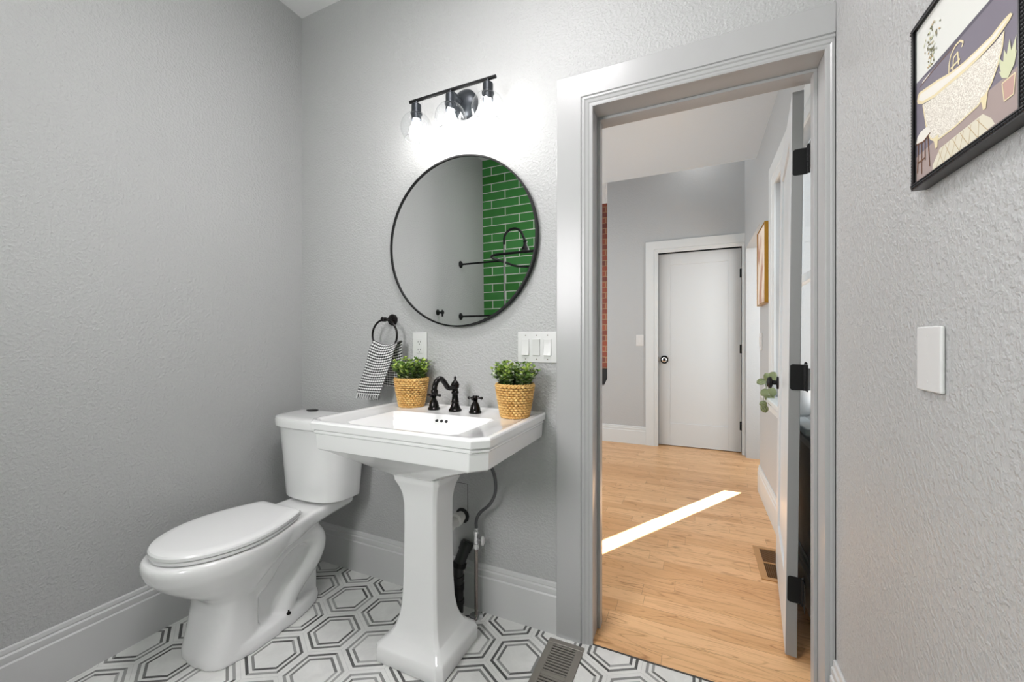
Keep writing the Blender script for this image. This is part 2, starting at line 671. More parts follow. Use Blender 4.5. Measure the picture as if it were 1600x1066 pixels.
# hall right wall with the window and the cased opening
WY0, WY1, WZ0, WZ1 = 2.03, 2.93, 0.81, 2.12
OY0, OY1, OZ = 3.62, 4.56, 2.06
b = MB()
b.box(HX, HX + 0.12, YH, WY0, 0, LOWZ + 0.1)
b.box(HX, HX + 0.12, WY0, WY1, 0, WZ0)
b.box(HX, HX + 0.12, WY0, WY1, WZ1, LOWZ + 0.1)
b.box(HX, HX + 0.12, WY1, OY0, 0, HIGHZ)
b.box(HX, HX + 0.12, OY0, OY1, OZ, HIGHZ)
b.box(HX, HX + 0.12, OY1, YF, 0, HIGHZ)
struct(b.build('wall_hall_right', 'hallwall'))

# far hall wall: doorway and pass-through at its left end
FX0, FX1, FZ = -0.385, 0.425, 2.115
b = MB()
b.prism([(-3.2, 0), (FX0, 0), (FX0, HIGHZ), (-0.932, HIGHZ), (-0.932, 0.72), (-0.972, 0.63), (-3.2, 0.63)], 'y', YF, YF + 0.12)
b.box(FX0, FX1, YF, YF + 0.12, FZ, HIGHZ)
b.box(FX1, HX, YF, YF + 0.12, 0, HIGHZ)
struct(b.build('wall_far', 'hallwall'))
b = MB()
b.box(FX0 - 0.03, FX1 + 0.01, YF + 0.1205, YF + 0.15, 0, FZ + 0.05)
struct(b.build('light_block_far_door', 'hallwall'))  # unseen panel added to block daylight leaking under the far door
b = MB()
b.box(-3.2, -0.5, 5.45, 5.6, 0, 3.0)
struct(b.build('wall_brick', 'brick'))
b = MB()
b.box(-3.2, -0.5, 5.40, 5.45, 0.0, 0.78)
struct(b.build('trim_brick_base', 'black'))
b = MB()
b.box(-3.2, -0.5, 5.45, 5.6, 3.0, HIGHZ)
struct(b.build('wall_above_brick', 'wall'))
# unseen left end of the hall; large window opening added to let daylight in
b = MB()
b.box(-3.2, -3.1, YH, 1.9, 0, HIGHZ)
b.box(-3.2, -3.1, 4.1, 5.9, 0, HIGHZ)
b.box(-3.2, -3.1, 1.9, 4.1, 0, 0.4)
b.box(-3.2, -3.1, 1.9, 4.1, 2.5, HIGHZ)
struct(b.build('wall_hall_left', 'hallwall'))
# side room past the opening: window slit for the sun, window to the east
sx = 0.27 + (YF + 0.03 - 3.53) * SUN_SLOPE
SZ = math.hypot(SUN_SLOPE, 1) * (YF + 0.03 - 3.53) * math.tan(SUN_EL)
sa, sb = sx - 0.075, sx + 0.075
b = MB()
b.box(HX + 0.12, sa, YF, YF + 0.06, 0, HIGHZ)
b.box(sb, 2.7, YF, YF + 0.06, 0, HIGHZ)
b.box(sa, sb, YF, YF + 0.06, 0, SZ)
b.box(sa, sb, YF, YF + 0.06, 2.9, HIGHZ)
b.box(HX + 0.12, 0.80, 3.40, 3.50, 0, HIGHZ)
b.box(2.2, 2.7, 3.40, 3.50, 0, HIGHZ)
b.box(0.80, 2.2, 3.40, 3.50, 0, 0.6)
b.box(0.80, 2.2, 3.40, 3.50, 2.5, HIGHZ)
b.box(2.6, 2.7, 3.5, YF, 0, HIGHZ)
struct(b.build('wall_side_room', 'hallwall'))


def casing(name, x0, x1, zt, y, sgn, w, xmax=None, xmin=None, z0=0.0, th=1.0, hs=1.0, trim='trim'):
    """mitred door casing round an opening on a wall facing -sgn*y"""
    prof = [(0.0, 0.0), (0.0, 0.009), (0.006, 0.011), (0.012, 0.011), (0.016, 0.0135), (0.026, 0.015), (0.031, 0.0185), (0.038, 0.0185), (0.041, 0.015), (0.044, 0.0195), (w - 0.003, 0.021), (w, 0.019), (w, 0.0)]
    rings = []
    for k in range(4):
        ring = []
        for a, t in prof:
            xl = x0 - a if xmin is None else max(x0 - a, xmin)
            xr = x1 + a if xmax is None else min(x1 + a, xmax)
            yy = y - sgn * t * th
            ring.append([(xl, yy, z0), (xl, yy, zt + a * hs), (xr, yy, zt + a * hs), (xr, yy, z0)][k])
        rings.append(ring)
    m = MB()
    m.loft(rings, True)
    return struct(m.build(name, trim, sharp=20))


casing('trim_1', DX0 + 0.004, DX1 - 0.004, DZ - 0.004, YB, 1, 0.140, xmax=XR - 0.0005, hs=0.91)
casing('trim_2', DX0 - 0.005, DX1 + 0.005, DZ + 0.005, YH, -1, 0.100, xmax=HX - 0.0005, trim='halltrim')
casing('trim_3', FX0 + 0.006, FX1 - 0.006, FZ - 0.006, YF, 1, 0.130, xmax=HX - 0.0005, trim='halltrim')


def jamb(name, x0, x1, zt, y0, y1, stop_y0, stop_y1, trim='trim'):
    m = MB()
    m.box(x0 - 0.02, x0, y0, y1, 0, zt + 0.02)
    m.box(x1, x1 + 0.02, y0, y1, 0, zt + 0.02)
    m.box(x0, x1, y0, y1, zt, zt + 0.02)
    m.box(x0, x0 + 0.011, stop_y0, stop_y1, 0, zt - 0.011)
    m.box(x1 - 0.011, x1, stop_y0, stop_y1, 0, zt - 0.011)
    m.box(x0, x1, stop_y0, stop_y1, zt - 0.011, zt)
    return struct(m.build(name, trim, bevel=0.0015))


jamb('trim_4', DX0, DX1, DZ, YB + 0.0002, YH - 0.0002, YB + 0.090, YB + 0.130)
jamb('trim_5', FX0, FX1, FZ, YF + 0.0002, YF + 0.1198, YF + 0.102, YF + 0.118, 'halltrim')


def baseboard(name, pts_axis, a, b_, wall, sgn, h=0.197, t=0.0155, trim='basetrim'):
    """pts_axis 'x': runs along x on a wall at y=wall; 'y': along y on a wall at x=wall; sgn points into the room"""
    prof = [(0, 0), (t, 0), (t, h * 0.74), (t * 0.72, h * 0.765), (t * 0.80, h * 0.80), (t * 0.80, h * 0.875), (t * 0.45, h * 0.90), (t * 0.55, h * 0.925), (t * 0.45, h * 0.985), (t * 0.2, h), (0, h)]
    m = MB()
    poly = [(wall + sgn * p, z) for p, z in prof]
    rings = []
    for w in (a, b_):
        rings.append([(w, u, z) if pts_axis == 'x' else (u, w, z) for u, z in poly])
    m.loft(rings)
    return struct(m.build(name, trim, sharp=20))


baseboard('baseboard_back', 'x', XL + 0.0156, DX0 - 0.1345, YB, -1)
baseboard('baseboard_left', 'y', YR, YB, XL, 1)
baseboard('baseboard_right', 'y', YR, YB - 0.022, XR, -1)
baseboard('baseboard_far', 'x', -3.1, FX0 - 0.1245, YF, -1, trim='halltrim')
baseboard('baseboard_hall', 'y', YH + 0.022, OY0 - 0.002, HX, -1, trim='halltrim')


def door_slab(parent, w, h, th, panel_margin=(0.115, 0.115, 0.24, 0.125), rec=0.009):
    """local: hinge edge at x=0, leaf along +x, thickness along y 0..th, with one recessed panel on both faces"""
    l, r, bt, tp = panel_margin
    m = MB()
    m.box(0, l, 0, th, 0, h)
    m.box(w - r, w, 0, th, 0, h)
    m.box(l, w - r, 0, th, 0, bt)
    m.box(l, w - r, 0, th, h - tp, h)
    m.box(l - 0.004, w - r + 0.004, rec, th - rec, bt - 0.004, h - tp + 0.004)
    return m


def local_build(m, name, mats, parent, **kw):
    return m.build(name, mats, parent, origin=(0, 0, 0), **kw)


def fix_local(o):
    o.location = (0, 0, 0)
    return o


# the open bathroom door: hinged on the right jamb, swung into the hall
ANG = math.radians(90 - 6.3)
d1 = thing('door_1', (0.328, 1.7395, 0.012), None, None, None, 'structure')
d1.rotation_euler = (Matrix.Rotation(0.0105, 3, 'Y') @ Matrix.Rotation(ANG, 3, 'Z')).to_euler()
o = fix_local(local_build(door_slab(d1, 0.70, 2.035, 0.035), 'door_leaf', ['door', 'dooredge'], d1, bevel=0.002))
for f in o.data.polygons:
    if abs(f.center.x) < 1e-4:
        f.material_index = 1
for hz in (0.244, 1.008, 1.779):
    m = MB()
    # leaf let into the hinge edge (x=0 face): wraps y 0.006..0.035, rounded on the inner corners
    pts = [(-0.013, hz - 0.0465)]
    for (cz, a0) in ((-0.038, -90), (0.038, 0)):
        for k in range(7):
            a = math.radians(a0 + 90 * k / 6)
            pts.append((0.0215 + 0.0095 * math.cos(a), cz + (0.0085 if cz > 0 else 0.0085) * math.sin(a) + hz))
    pts.append((-0.013, hz + 0.0465))
    m.prism(pts, 'x', -0.0022, 0.001)
    # knuckle and the leaf on the jamb
    for k in range(5):
        zz = hz - 0.046 + k * 0.0186
        m.lathe(-0.010, -0.014, [(0.0062, zz), (0.0062, zz + 0.0176)], 14)
    m.box(-0.060, -0.010, -0.0165, -0.0145, hz - 0.046, hz + 0.046)
    m.lathe(-0.010, -0.014, [(0.0045, hz + 0.047), (0.0055, hz + 0.051), (0.002, hz + 0.056)], 12)
    fix_local(local_build(m, 'hinge', 'black', d1))
m = MB()
m.lathe(0.638, 0.93, [(0.031, 0.035), (0.031, 0.043), (0.011, 0.046), (0.011, 0.060), (0.026, 0.064), (0.029, 0.074), (0.02, 0.084), (0.001, 0.086)], 24, 'y')
fix_local(local_build(m, 'door_knob', 'black', d1))

# the closed door at the end of the hall
DW = FX1 - FX0 - 0.008
d2 = thing('door_2', (FX0 + 0.004, YF + 0.062, 0.008), None, None, None, 'structure')
fix_local(local_build(door_slab(d2, DW, 2.10, 0.038, (0.118, 0.118, 0.245, 0.125)), 'door_leaf', 'door', d2, bevel=0.002))
for hz in (0.27, 1.06, 1.84):
    m = MB()
    m.lathe(DW - 0.002, -0.006, [(0.0065, hz - 0.046), (0.0065, hz + 0.046)], 12)
    m.box(DW - 0.016, DW - 0.002, -0.002, 0.001, hz - 0.045, hz + 0.045)
    fix_local(local_build(m, 'hinge', 'black', d2))
m = MB()
kx, kz = 0.062, 0.938
pts = [(kx + 0.042 * math.cos(PI / 8 + k * PI / 4), kz + 0.047 * math.sin(PI / 8 + k * PI / 4)) for k in range(8)]
m.prism(pts, 'y', -0.008, 0.0)
m.mi = 1
m.lathe(kx, kz, [(0.011, -0.008), (0.011, -0.030), (0.024, -0.034), (0.0285, -0.046), (0.024, -0.056), (0.016, -0.060)], 24, 'y')
m.mi = 0
m.lathe(kx, kz, [(0.017, -0.059), (0.012, -0.0615), (0.001, -0.062)], 20, 'y')
fix_local(local_build(m, 'door_knob', ['black', 'chrome'], d2))
m = MB()
m.box(-0.0035, 0.002, -0.004, 0.02, kz - 0.03, kz + 0.03)
fix_local(local_build(m, 'latch', 'black', d2))

# hall window behind the open door
w1 = thing('window_1', (HX, 2.48, WZ0), None, None, None, 'structure')
m = MB()
for (ya, yb, za, zb) in ((WY0, WY0 + 0.045, WZ0, WZ1), (WY1 - 0.045, WY1, WZ0, WZ1), (WY0, WY1, WZ0, WZ0 + 0.05), (WY0, WY1, WZ1 - 0.045, WZ1), (WY0, WY1, 1.45, 1.49)):
    m.box(HX + 0.05, HX + 0.085, ya, yb, za, zb)
m.build('window_sash', 'halltrim', w1, bevel=0.002)
m = MB()
m.box(HX + 0.066, HX + 0.069, WY0 + 0.02, WY1 - 0.02, WZ0 + 0.02, WZ1 - 0.02)
m.build('window_pane', 'pane', w1)
m = MB()
prof = [(0.0, 0.0), (0.0, 0.010), (0.018, 0.014), (0.030, 0.018), (0.040, 0.015), (0.044, 0.0195), (0.127, 0.021), (0.130, 0.019), (0.130, 0.0)]
rings = []
for k in range(4):
    ring = []
    for a, t in prof:
        ring.append([(HX - t, WY1 + a, WZ0), (HX - t, WY1 + a, WZ1 + a), (HX - t, WY0 - a, WZ1 + a), (HX - t, WY0 - a, WZ0)][k])
    rings.append(ring)
m.loft(rings)
m.build('window_casing', 'halltrim', w1, sharp=20)
m = MB()
m.box(HX - 0.062, HX + 0.05, WY0 - 0.145, WY1 + 0.150, WZ0 - 0.028, WZ0 - 0.0005)
m.build('window_sill', 'halltrim', w1, bevel=0.006, seg=3)
m = MB()
m.prism([(HX, 0.695), (HX - 0.016, 0.70), (HX - 0.020, 0.735), (HX - 0.014, 0.745), (HX - 0.026, 0.782), (HX, 0.782)], 'y', WY0 - 0.125, WY1 + 0.130)
m.build('window_apron', 'halltrim', w1, sharp=20)

# ================================================================ the toilet
TX = -1.620


def egg(z, yf, yb, hw, yc, n=56, e=2.25, cx=TX):
    r = []
    for i in range(n):
        a = 2 * PI * i / n
        c, s = math.cos(a), math.sin(a)
        cc = math.copysign(abs(c) ** (2 / e), c)
        ss = math.copysign(abs(s) ** (2 / e), s)
        r.append((cx + hw * cc, yc + (yb - yc) * ss if s > 0 else yc + (yc - yf) * ss, z))
    return r


toilet = thing('toilet', (TX, 1.05, 0), 'white two-piece toilet with elongated lid closed, in the corner left of the sink', 'toilet')
m = MB()
m.loft([egg(0.0, 0.825, 1.315, 0.138, 0.98, e=2.6), egg(0.022, 0.825, 1.315, 0.138, 0.98, e=2.6), egg(0.045, 0.84, 1.305, 0.130, 0.98, e=2.6), egg(0.055, 0.85, 1.28, 0.11, 0.98, e=2.6)])
m.loft([egg(0.0, 0.822, 1.02, 0.128, 0.92, e=3.0), egg(0.03, 0.822, 1.02, 0.126, 0.92, e=3.0), egg(0.10, 0.838, 1.02, 0.119, 0.92, e=3.0), egg(0.17, 0.852, 1.025, 0.116, 0.92, e=2.9), egg(0.215, 0.852, 1.035, 0.117, 0.92, e=2.7),
        egg(0.245, 0.826, 1.06, 0.132, 0.92, e=2.45), egg(0.28, 0.772, 1.10, 0.150, 0.93, e=2.35), egg(0.315, 0.732, 1.15, 0.168, 0.94), egg(0.352, 0.702, 1.19, 0.180, 0.94), egg(0.385, 0.691, 1.21, 0.184, 0.94), egg(0.402, 0.692, 1.21, 0.183, 0.94), egg(0.411, 0.699, 1.205, 0.176, 0.94)])
# web behind the bowl and the shelf that carries the tank
m.box(TX - 0.070, TX + 0.070, 0.98, 1.285, 0.0, 0.40)


def rr(y, hw, z0, z1, r=0.02):
    return [(TX - hw, y, z0 + r), (TX - hw + r, y, z0), (TX + hw - r, y, z0), (TX + hw, y, z0 + r), (TX + hw, y, z1 - r * 0.5), (TX + hw - r * 0.5, y, z1), (TX - hw + r * 0.5, y, z1), (TX - hw, y, z1 - r * 0.5)]


m.loft([rr(1.04, 0.160, 0.315, 0.411), rr(1.14, 0.150, 0.330, 0.411), rr(1.22, 0.128, 0.345, 0.412), rr(1.30, 0.120, 0.352, 0.414), rr(1.45, 0.118, 0.365, 0.416)])
for sx_ in (1, -1):
    xx = TX + sx_ * 0.066
    path = smooth_path([(xx - sx_ * 0.01, 0.95, 0.19), (xx, 1.015, 0.225), (xx, 1.075, 0.285), (xx, 1.155, 0.325), (xx, 1.235, 0.318), (xx, 1.272, 0.26), (xx, 1.245, 0.195), (xx, 1.185, 0.145), (xx, 1.135, 0.095), (xx, 1.115, 0.03)], 6)
    m.tube(path, 0.049, 16)
bowl = m.build('bowl', 'porc', toilet)
md = bowl.modifiers.new('weld', 'REMESH')
md.mode = 'VOXEL'
md.voxel_size = 0.0065
md.use_smooth_shade = True
md = bowl.modifiers.new('soften', 'SMOOTH')
md.factor = 0.5
md.iterations = 7


def seat_ring(z, inset=0.0):
    yf, yc, yb, hw, hb = 0.712 + inset, 0.945, 1.163 - inset, 0.186 - inset, 0.128 - inset
    r = []
    n = 40
    for i in range(n + 1):
        a = PI + PI * i / n
        c, s = math.cos(a), math.sin(a)
        r.append((TX + hw * math.copysign(abs(c) ** 0.94, c), yc + (yc - yf) * s, z))
    for i in range(1, 11):
        t = i / 10
        r.append((TX + hw + (hb - hw) * (t ** 1.7), yc + (yb - 0.018 - yc) * t, z))
    r.append((TX + hb - 0.006, yb - 0.006, z))
    r.append((TX + hb - 0.018, yb, z))
    r.append((TX - hb + 0.018, yb, z))
    r.append((TX - hb + 0.006, yb - 0.006, z))
    for i in range(10, 0, -1):
        t = i / 10
        r.append((TX - hw - (hb - hw) * (t ** 1.7), yc + (yb - 0.018 - yc) * t, z))
    return r


m = MB()
m.loft([seat_ring(0.4135, 0.008), seat_ring(0.416, 0.003), seat_ring(0.424, 0.002), seat_ring(0.4265, 0.006)])
m.build('seat', 'seat', toilet)
m = MB()
m.loft([seat_ring(0.4285, 0.004), seat_ring(0.431, 0.0), seat_ring(0.441, 0.0), seat_ring(0.4465, 0.004), seat_ring(0.450, 0.013), seat_ring(0.4515, 0.035)])
m.build('seat_lid', 'seat', toilet)
for s in (-1, 1):
    m = MB()
    m.lathe(1.172, 0.426, [(0.010, TX + s * 0.075 - 0.022), (0.011, TX + s * 0.075 - 0.020), (0.011, TX + s * 0.075 + 0.020), (0.010, TX + s * 0.075 + 0.022)], 16, 'x')
    m.box(TX + s * 0.075 - 0.018, TX + s * 0.075 + 0.018, 1.155, 1.192, 0.4125, 0.424)
    m.build('seat_hinge', 'seat', toilet, bevel=0.002)


def tank_ring(z, hw, yf, yb, yc=1.405, e=2.9, cx=TX - 0.005):
    pts = []
    n = 36
    for i in range(n + 1):
        a = PI + PI * i / n
        c, s = math.cos(a), math.sin(a)
        pts.append((cx + hw * math.copysign(abs(c) ** (2 / e), c), yc - (yc - yf) * abs(s) ** (2 / e), z))
    pts += [(cx + hw, yb - 0.016, z), (cx + hw - 0.005, yb - 0.005, z), (cx + hw - 0.016, yb, z), (cx - hw + 0.016, yb, z), (cx - hw + 0.005, yb - 0.005, z), (cx - hw, yb - 0.016, z)]
    return pts


m = MB()
m.loft([tank_ring(0.423, 0.166, 1.275, 1.43), tank_ring(0.430, 0.180, 1.262, 1.44), tank_ring(0.60, 0.194, 1.250, 1.445), tank_ring(0.757, 0.208, 1.240, 1.45)])
m.build('tank', 'porc', toilet, bevel=0.002)
m = MB()
m.loft([tank_ring(0.757, 0.222, 1.231, 1.456), tank_ring(0.760, 0.228, 1.225, 1.46), tank_ring(0.788, 0.230, 1.223, 1.462), tank_ring(0.797, 0.226, 1.227, 1.459), tank_ring(0.801, 0.216, 1.238, 1.45), tank_ring(0.803, 0.18, 1.270, 1.43)])
m.build('tank_lid', 'porc', toilet)
m = MB()
rings = []
for r_, z in ((1.0, 0.8015), (1.0, 0.8065), (0.8, 0.8085)):
    rings.append([(-1.745 + 0.032 * r_ * math.cos(2 * PI * i / 28), 1.418 + 0.024 * r_ * math.sin(2 * PI * i / 28), z) for i in range(28)])
m.loft(rings)
m.mi = 1
m.box(-1.7465, -1.7435, 1.398, 1.438, 0.8083, 0.8092)
m.build('flush_button', ['bronze', 'chrome'], toilet)
m = MB()
m.lathe(-1.500, 1.108, [(0.009, 0.046), (0.0085, 0.051), (0.004, 0.053), (0.003, 0.061), (0.001, 0.062)], 16)
m.build('floor_bolt', 'bronze', toilet)

# ================================================================ pedestal sink
SX = -0.914
sink = thing('pedestal_sink', (SX, 1.26, 0), 'white rectangular pedestal sink with clipped front corners under the round mirror', 'sink')


def cr(z, x0, x1, y0, y1, cf, cb=0.002):
    return [(x0 + cf, y0, z), (x1 - cf, y0, z), (x1, y0 + cf, z), (x1, y1 - cb, z), (x1 - cb, y1, z), (x0 + cb, y1, z), (x0, y1 - cb, z), (x0, y0 + cf, z)]


A0, A1, B0, B1 = -1.283, -0.545, 1.000, 1.5165


def sr(z, i, c=0.042):
    return cr(z, A0 + i, A1 - i, B0 + i, B1, c)


def br(z, i, c=0.02):
    return cr(z, -1.140 + i, -0.672 - i, 1.050 + i * 0.9, 1.335 - i * 0.8, c + i * 0.25, c + i * 0.25)


m = MB()
m.loft([cr(0.664, SX - 0.105, SX + 0.105, 1.150, 1.40, 0.03, 0.03), cr(0.677, SX - 0.130, SX + 0.130, 1.132, 1.42, 0.034, 0.03), cr(0.700, SX - 0.180, SX + 0.180, 1.103, 1.455, 0.038, 0.025), cr(0.731, SX - 0.258, SX + 0.258, 1.063, 1.495, 0.042, 0.012),
        sr(0.7570, 0.036), sr(0.7605, 0.024), sr(0.7675, 0.0165), sr(0.778, 0.0145), sr(0.8215, 0.0125), sr(0.8245, 0.0075), sr(0.8300, 0.0075), sr(0.8325, 0.0105), sr(0.8355, 0.0105), sr(0.8385, 0.002), sr(0.860, 0.0), sr(0.8655, 0.0025), sr(0.8675, 0.007),
        cr(0.8675, A0 + 0.019, A1 - 0.019, B0 + 0.019, B1 - 0.012, 0.036), cr(0.8640, A0 + 0.026, A1 - 0.026, B0 + 0.026, B1 - 0.018, 0.034), cr(0.8610, A0 + 0.034, A1 - 0.034, B0 + 0.030, B1 - 0.024, 0.032),
        br(0.8600, 0.0), br(0.857, 0.004), br(0.84, 0.016, 0.022), br(0.80, 0.048, 0.026), br(0.772, 0.078, 0.03), br(0.756, 0.105, 0.03), br(0.750, 0.13, 0.025), br(0.748, 0.145, 0.02)])
m.build('basin', 'porc', sink, bevel=0.0022, seg=3, sharp=24)
for k in (-1, 0, 1):
    m = MB()
    yy = 1.335 - 0.0115
    m.lathe(-0.906 + 0.022 * k, 0.836, [(0.0062, yy + 0.004), (0.0062, yy - 0.0065)], 14, 'y')
    m.build('overflow_hole', 'slot', sink)
m = MB()
m.lathe(-0.906, 1.19, [(0.024, 0.7475), (0.024, 0.7505), (0.018, 0.7515), (0.001, 0.752)], 24)
m.build('drain', 'bronze', sink)
m = MB()


def pr(z, hw, ch):
    e = hw - 0.072
    return cr(z, SX - hw, SX + hw, 1.185 - e * 1.02, 1.308 + e * 1.0, ch, ch)


m.loft([pr(0.0, 0.142, 0.019), pr(0.006, 0.1455, 0.019), pr(0.047, 0.1455, 0.019), pr(0.056, 0.142, 0.019), pr(0.062, 0.135, 0.018), pr(0.072, 0.122, 0.016), pr(0.087, 0.108, 0.014), pr(0.107, 0.0960, 0.013), pr(0.138, 0.0860, 0.012), pr(0.185, 0.0790, 0.011), pr(0.26, 0.0752, 0.0105),
        pr(0.36, 0.0735, 0.010), pr(0.48, 0.0725, 0.010), pr(0.555, 0.0735, 0.010), pr(0.59, 0.078, 0.0105), pr(0.618, 0.086, 0.011), pr(0.636, 0.0945, 0.012), pr(0.646, 0.0985, 0.0125), pr(0.652, 0.0985, 0.0125), pr(0.668, 0.1035, 0.013)])
m.build('pedestal', 'porc', sink, bevel=0.0045, seg=3, sharp=50)

# faucet
fau = thing('faucet', (-0.908, 1.415, 0.861), 'dark bronze widespread faucet with curved spout and cross handles on the sink', 'faucet')
FZ0 = 0.8605
m = MB()
fx, fy = -0.908, 1.420
m.lathe(fx, fy, [(0.027, FZ0), (0.027, FZ0 + 0.006), (0.022, FZ0 + 0.012), (0.0165, FZ0 + 0.026), (0.0150, FZ0 + 0.034), (0.0170, FZ0 + 0.037), (0.0150, FZ0 + 0.041), (0.0125, FZ0 + 0.062), (0.0125, FZ0 + 0.070), (0.0155, FZ0 + 0.074), (0.0155, FZ0 + 0.080), (0.0125, FZ0 + 0.084), (0.0125, FZ0 + 0.092), (0.0165, FZ0 + 0.098), (0.0175, FZ0 + 0.110), (0.0125, FZ0 + 0.120), (0.0060, FZ0 + 0.126), (0.0040, FZ0 + 0.131), (0.0062, FZ0 + 0.136), (0.0045, FZ0 + 0.142), (0.0006, FZ0 + 0.144)], 28)
sp = smooth_path([(fx, fy, FZ0 + 0.103), (fx, fy - 0.030, FZ0 + 0.098), (fx, fy - 0.055, FZ0 + 0.104), (fx, fy - 0.080, FZ0 + 0.128), (fx, fy - 0.104, FZ0 + 0.142), (fx, fy - 0.128, FZ0 + 0.136), (fx, fy - 0.142, FZ0 + 0.118), (fx, fy - 0.145, FZ0 + 0.100)], 6)
m.tube(sp, [0.0105 + 0.0 * i for i in range(len(sp))], 16)
m.lathe(fx, fy - 0.145, [(0.0115, FZ0 + 0.104), (0.0135, FZ0 + 0.100), (0.0135, FZ0 + 0.092), (0.0110, FZ0 + 0.086), (0.006, FZ0 + 0.0855)], 20)
m.build('spout', 'bronze', fau)
for hx in (-1.008, -0.808):
    m = MB()
    hy = 1.412
    m.lathe(hx, hy, [(0.0255, FZ0), (0.0255, FZ0 + 0.006), (0.0215, FZ0 + 0.011), (0.0205, FZ0 + 0.020), (0.0165, FZ0 + 0.033), (0.0105, FZ0 + 0.043), (0.0085, FZ0 + 0.049), (0.0115, FZ0 + 0.052), (0.0085, FZ0 + 0.055)], 24)
    hd = m.build('handle', 'bronze', fau)
    m = MB()
    zc = FZ0 + 0.0605
    m.lathe(hx, hy, [(0.0085, FZ0 + 0.055), (0.0125, zc - 0.004), (0.0125, zc + 0.004), (0.0100, zc + 0.008), (0.0085, zc + 0.010), (0.0001, zc + 0.0105)], 20)
    for k in range(4):
        a = k * PI / 2 + 0.12
        dx, dy = math.cos(a), math.sin(a)
        m.tube([(hx + dx * 0.009, hy + dy * 0.009, zc), (hx + dx * 0.016, hy + dy * 0.016, zc), (hx + dx * 0.024, hy + dy * 0.024, zc)], [0.0045, 0.0034, 0.0042], 10)
        m.sphere((hx + dx * 0.0275, hy + dy * 0.0275, zc), 0.0060, 12)
    m.build('cross_grip', 'bronze', hd)

# pipes below the basin
drain = thing('drain_pipe', (-0.937, 1.45, 0.375), 'white plastic drain pipe entering the wall behind the pedestal', 'pipe')
m = MB()
m.cyl((-0.937, 1.5195, 0.382), (-0.937, 1.37, 0.372), 0.0215, 20)
m.lathe(-0.937, 0.3805, [(0.0215, 1.495), (0.0275, 1.493), (0.0285, 1.470), (0.0235, 1.466), (0.0215, 1.464)], 24, 'y')
m.build('tube', 'pvc', drain)
m = MB()
m.lathe(-0.934, 0.384, [(0.034, 1.5195), (0.033, 1.516), (0.0215, 1.5155)], 13, 'y')
m.build('wall_gasket', 'slot', drain)
vent = thing('waste_pipe', (-0.93, 1.46, 0), 'black plastic pipe bent into the wall beside the pedestal', 'pipe')
m = MB()
m.tube(smooth_path([(-0.922, 1.462, 0.0), (-0.922, 1.462, 0.10), (-0.922, 1.462, 0.165), (-0.918, 1.470, 0.205), (-0.908, 1.490, 0.248), (-0.899, 1.508, 0.285)], 4), 0.0245, 20)
for z in (0.035, 0.095, 0.10, 0.135):
    m.lathe(-0.922, 1.462, [(0.0245, z), (0.028, z + 0.002), (0.028, z + 0.020), (0.0245, z + 0.022)], 22)
m.build('bent_pipe', 'abs', vent)
m = MB()
m.tube([(-0.9195, 1.467, 0.188), (-0.917, 1.473, 0.207)], 0.0295, 20)
m.build('pipe_collar', 'black', vent)
m = MB()
m.tube([(-0.9075, 1.491, 0.250), (-0.9, 1.506, 0.280)], 0.0285, 20)
m.build('wall_collar', 'abs', vent)

sup = thing('supply_pipe', (-0.835, 1.462, 0), 'thin metal water supply pipe with shutoff valve and grey hose rising to the sink', 'pipe')
px_, py_ = -0.835, 1.468
m = MB()
m.cyl((px_, py_, 0.0), (px_, py_, 0.285), 0.0078, 14)
m.build('riser_tube', 'copper', sup)
m = MB()
m.lathe(px_, py_, [(0.030, 0.0), (0.029, 0.004), (0.018, 0.008), (0.0085, 0.010)], 24)
m.build('floor_flange', 'chrome', sup)
m = MB()
m.lathe(px_, py_, [(0.0105, 0.283), (0.0115, 0.287), (0.0115, 0.303), (0.0095, 0.305), (0.0095, 0.338), (0.0115, 0.340), (0.0115, 0.358), (0.0075, 0.361), (0.0065, 0.372)], 8)
m.cyl((px_, py_, 0.322), (px_ + 0.026, py_, 0.322), 0.006, 12)
vl = m.build('shutoff_valve', 'chrome', sup)
m = MB()
rings = []
for k, (t, r_) in enumerate(((0.024, 0.5), (0.027, 1.0), (0.034, 1.0), (0.037, 0.6))):
    rings.append([(px_ + t, py_ + 0.010 * r_ * math.cos(2 * PI * i / 20), 0.322 + 0.019 * r_ * math.sin(2 * PI * i / 20)) for i in range(20)])
m.loft(rings)
m.build('valve_handle', 'plate', vl)
m = MB()
m.tube(smooth_path([(px_, py_, 0.370), (px_ + 0.001, py_, 0.405), (px_ + 0.022, py_ - 0.004, 0.44), (px_ + 0.070, py_ - 0.012, 0.485), (px_ + 0.098, py_ - 0.018, 0.54), (px_ + 0.102, py_ - 0.028, 0.60), (px_ + 0.088, py_ - 0.04, 0.655), (px_ + 0.070, py_ - 0.048, 0.705)], 6), 0.0068, 12)
m.build('hose', 'hose', sup)

m = MB()
m.box(-0.982, -0.908, 1.5188, 1.5202, 0.405, 0.525)
o = struct(m.build('wall_patch', 'wall'))
m = MB()
for (a, b_, c, d) in ((-0.983, -0.907, 0.5250, 0.5262), (-0.9078, -0.9068, 0.405, 0.5262), (-0.983, -0.982, 0.405, 0.5262)):
    m.box(a, b_, 1.5186, 1.5202, c, d)
o = struct(m.build('trim_patch', 'sealant'))

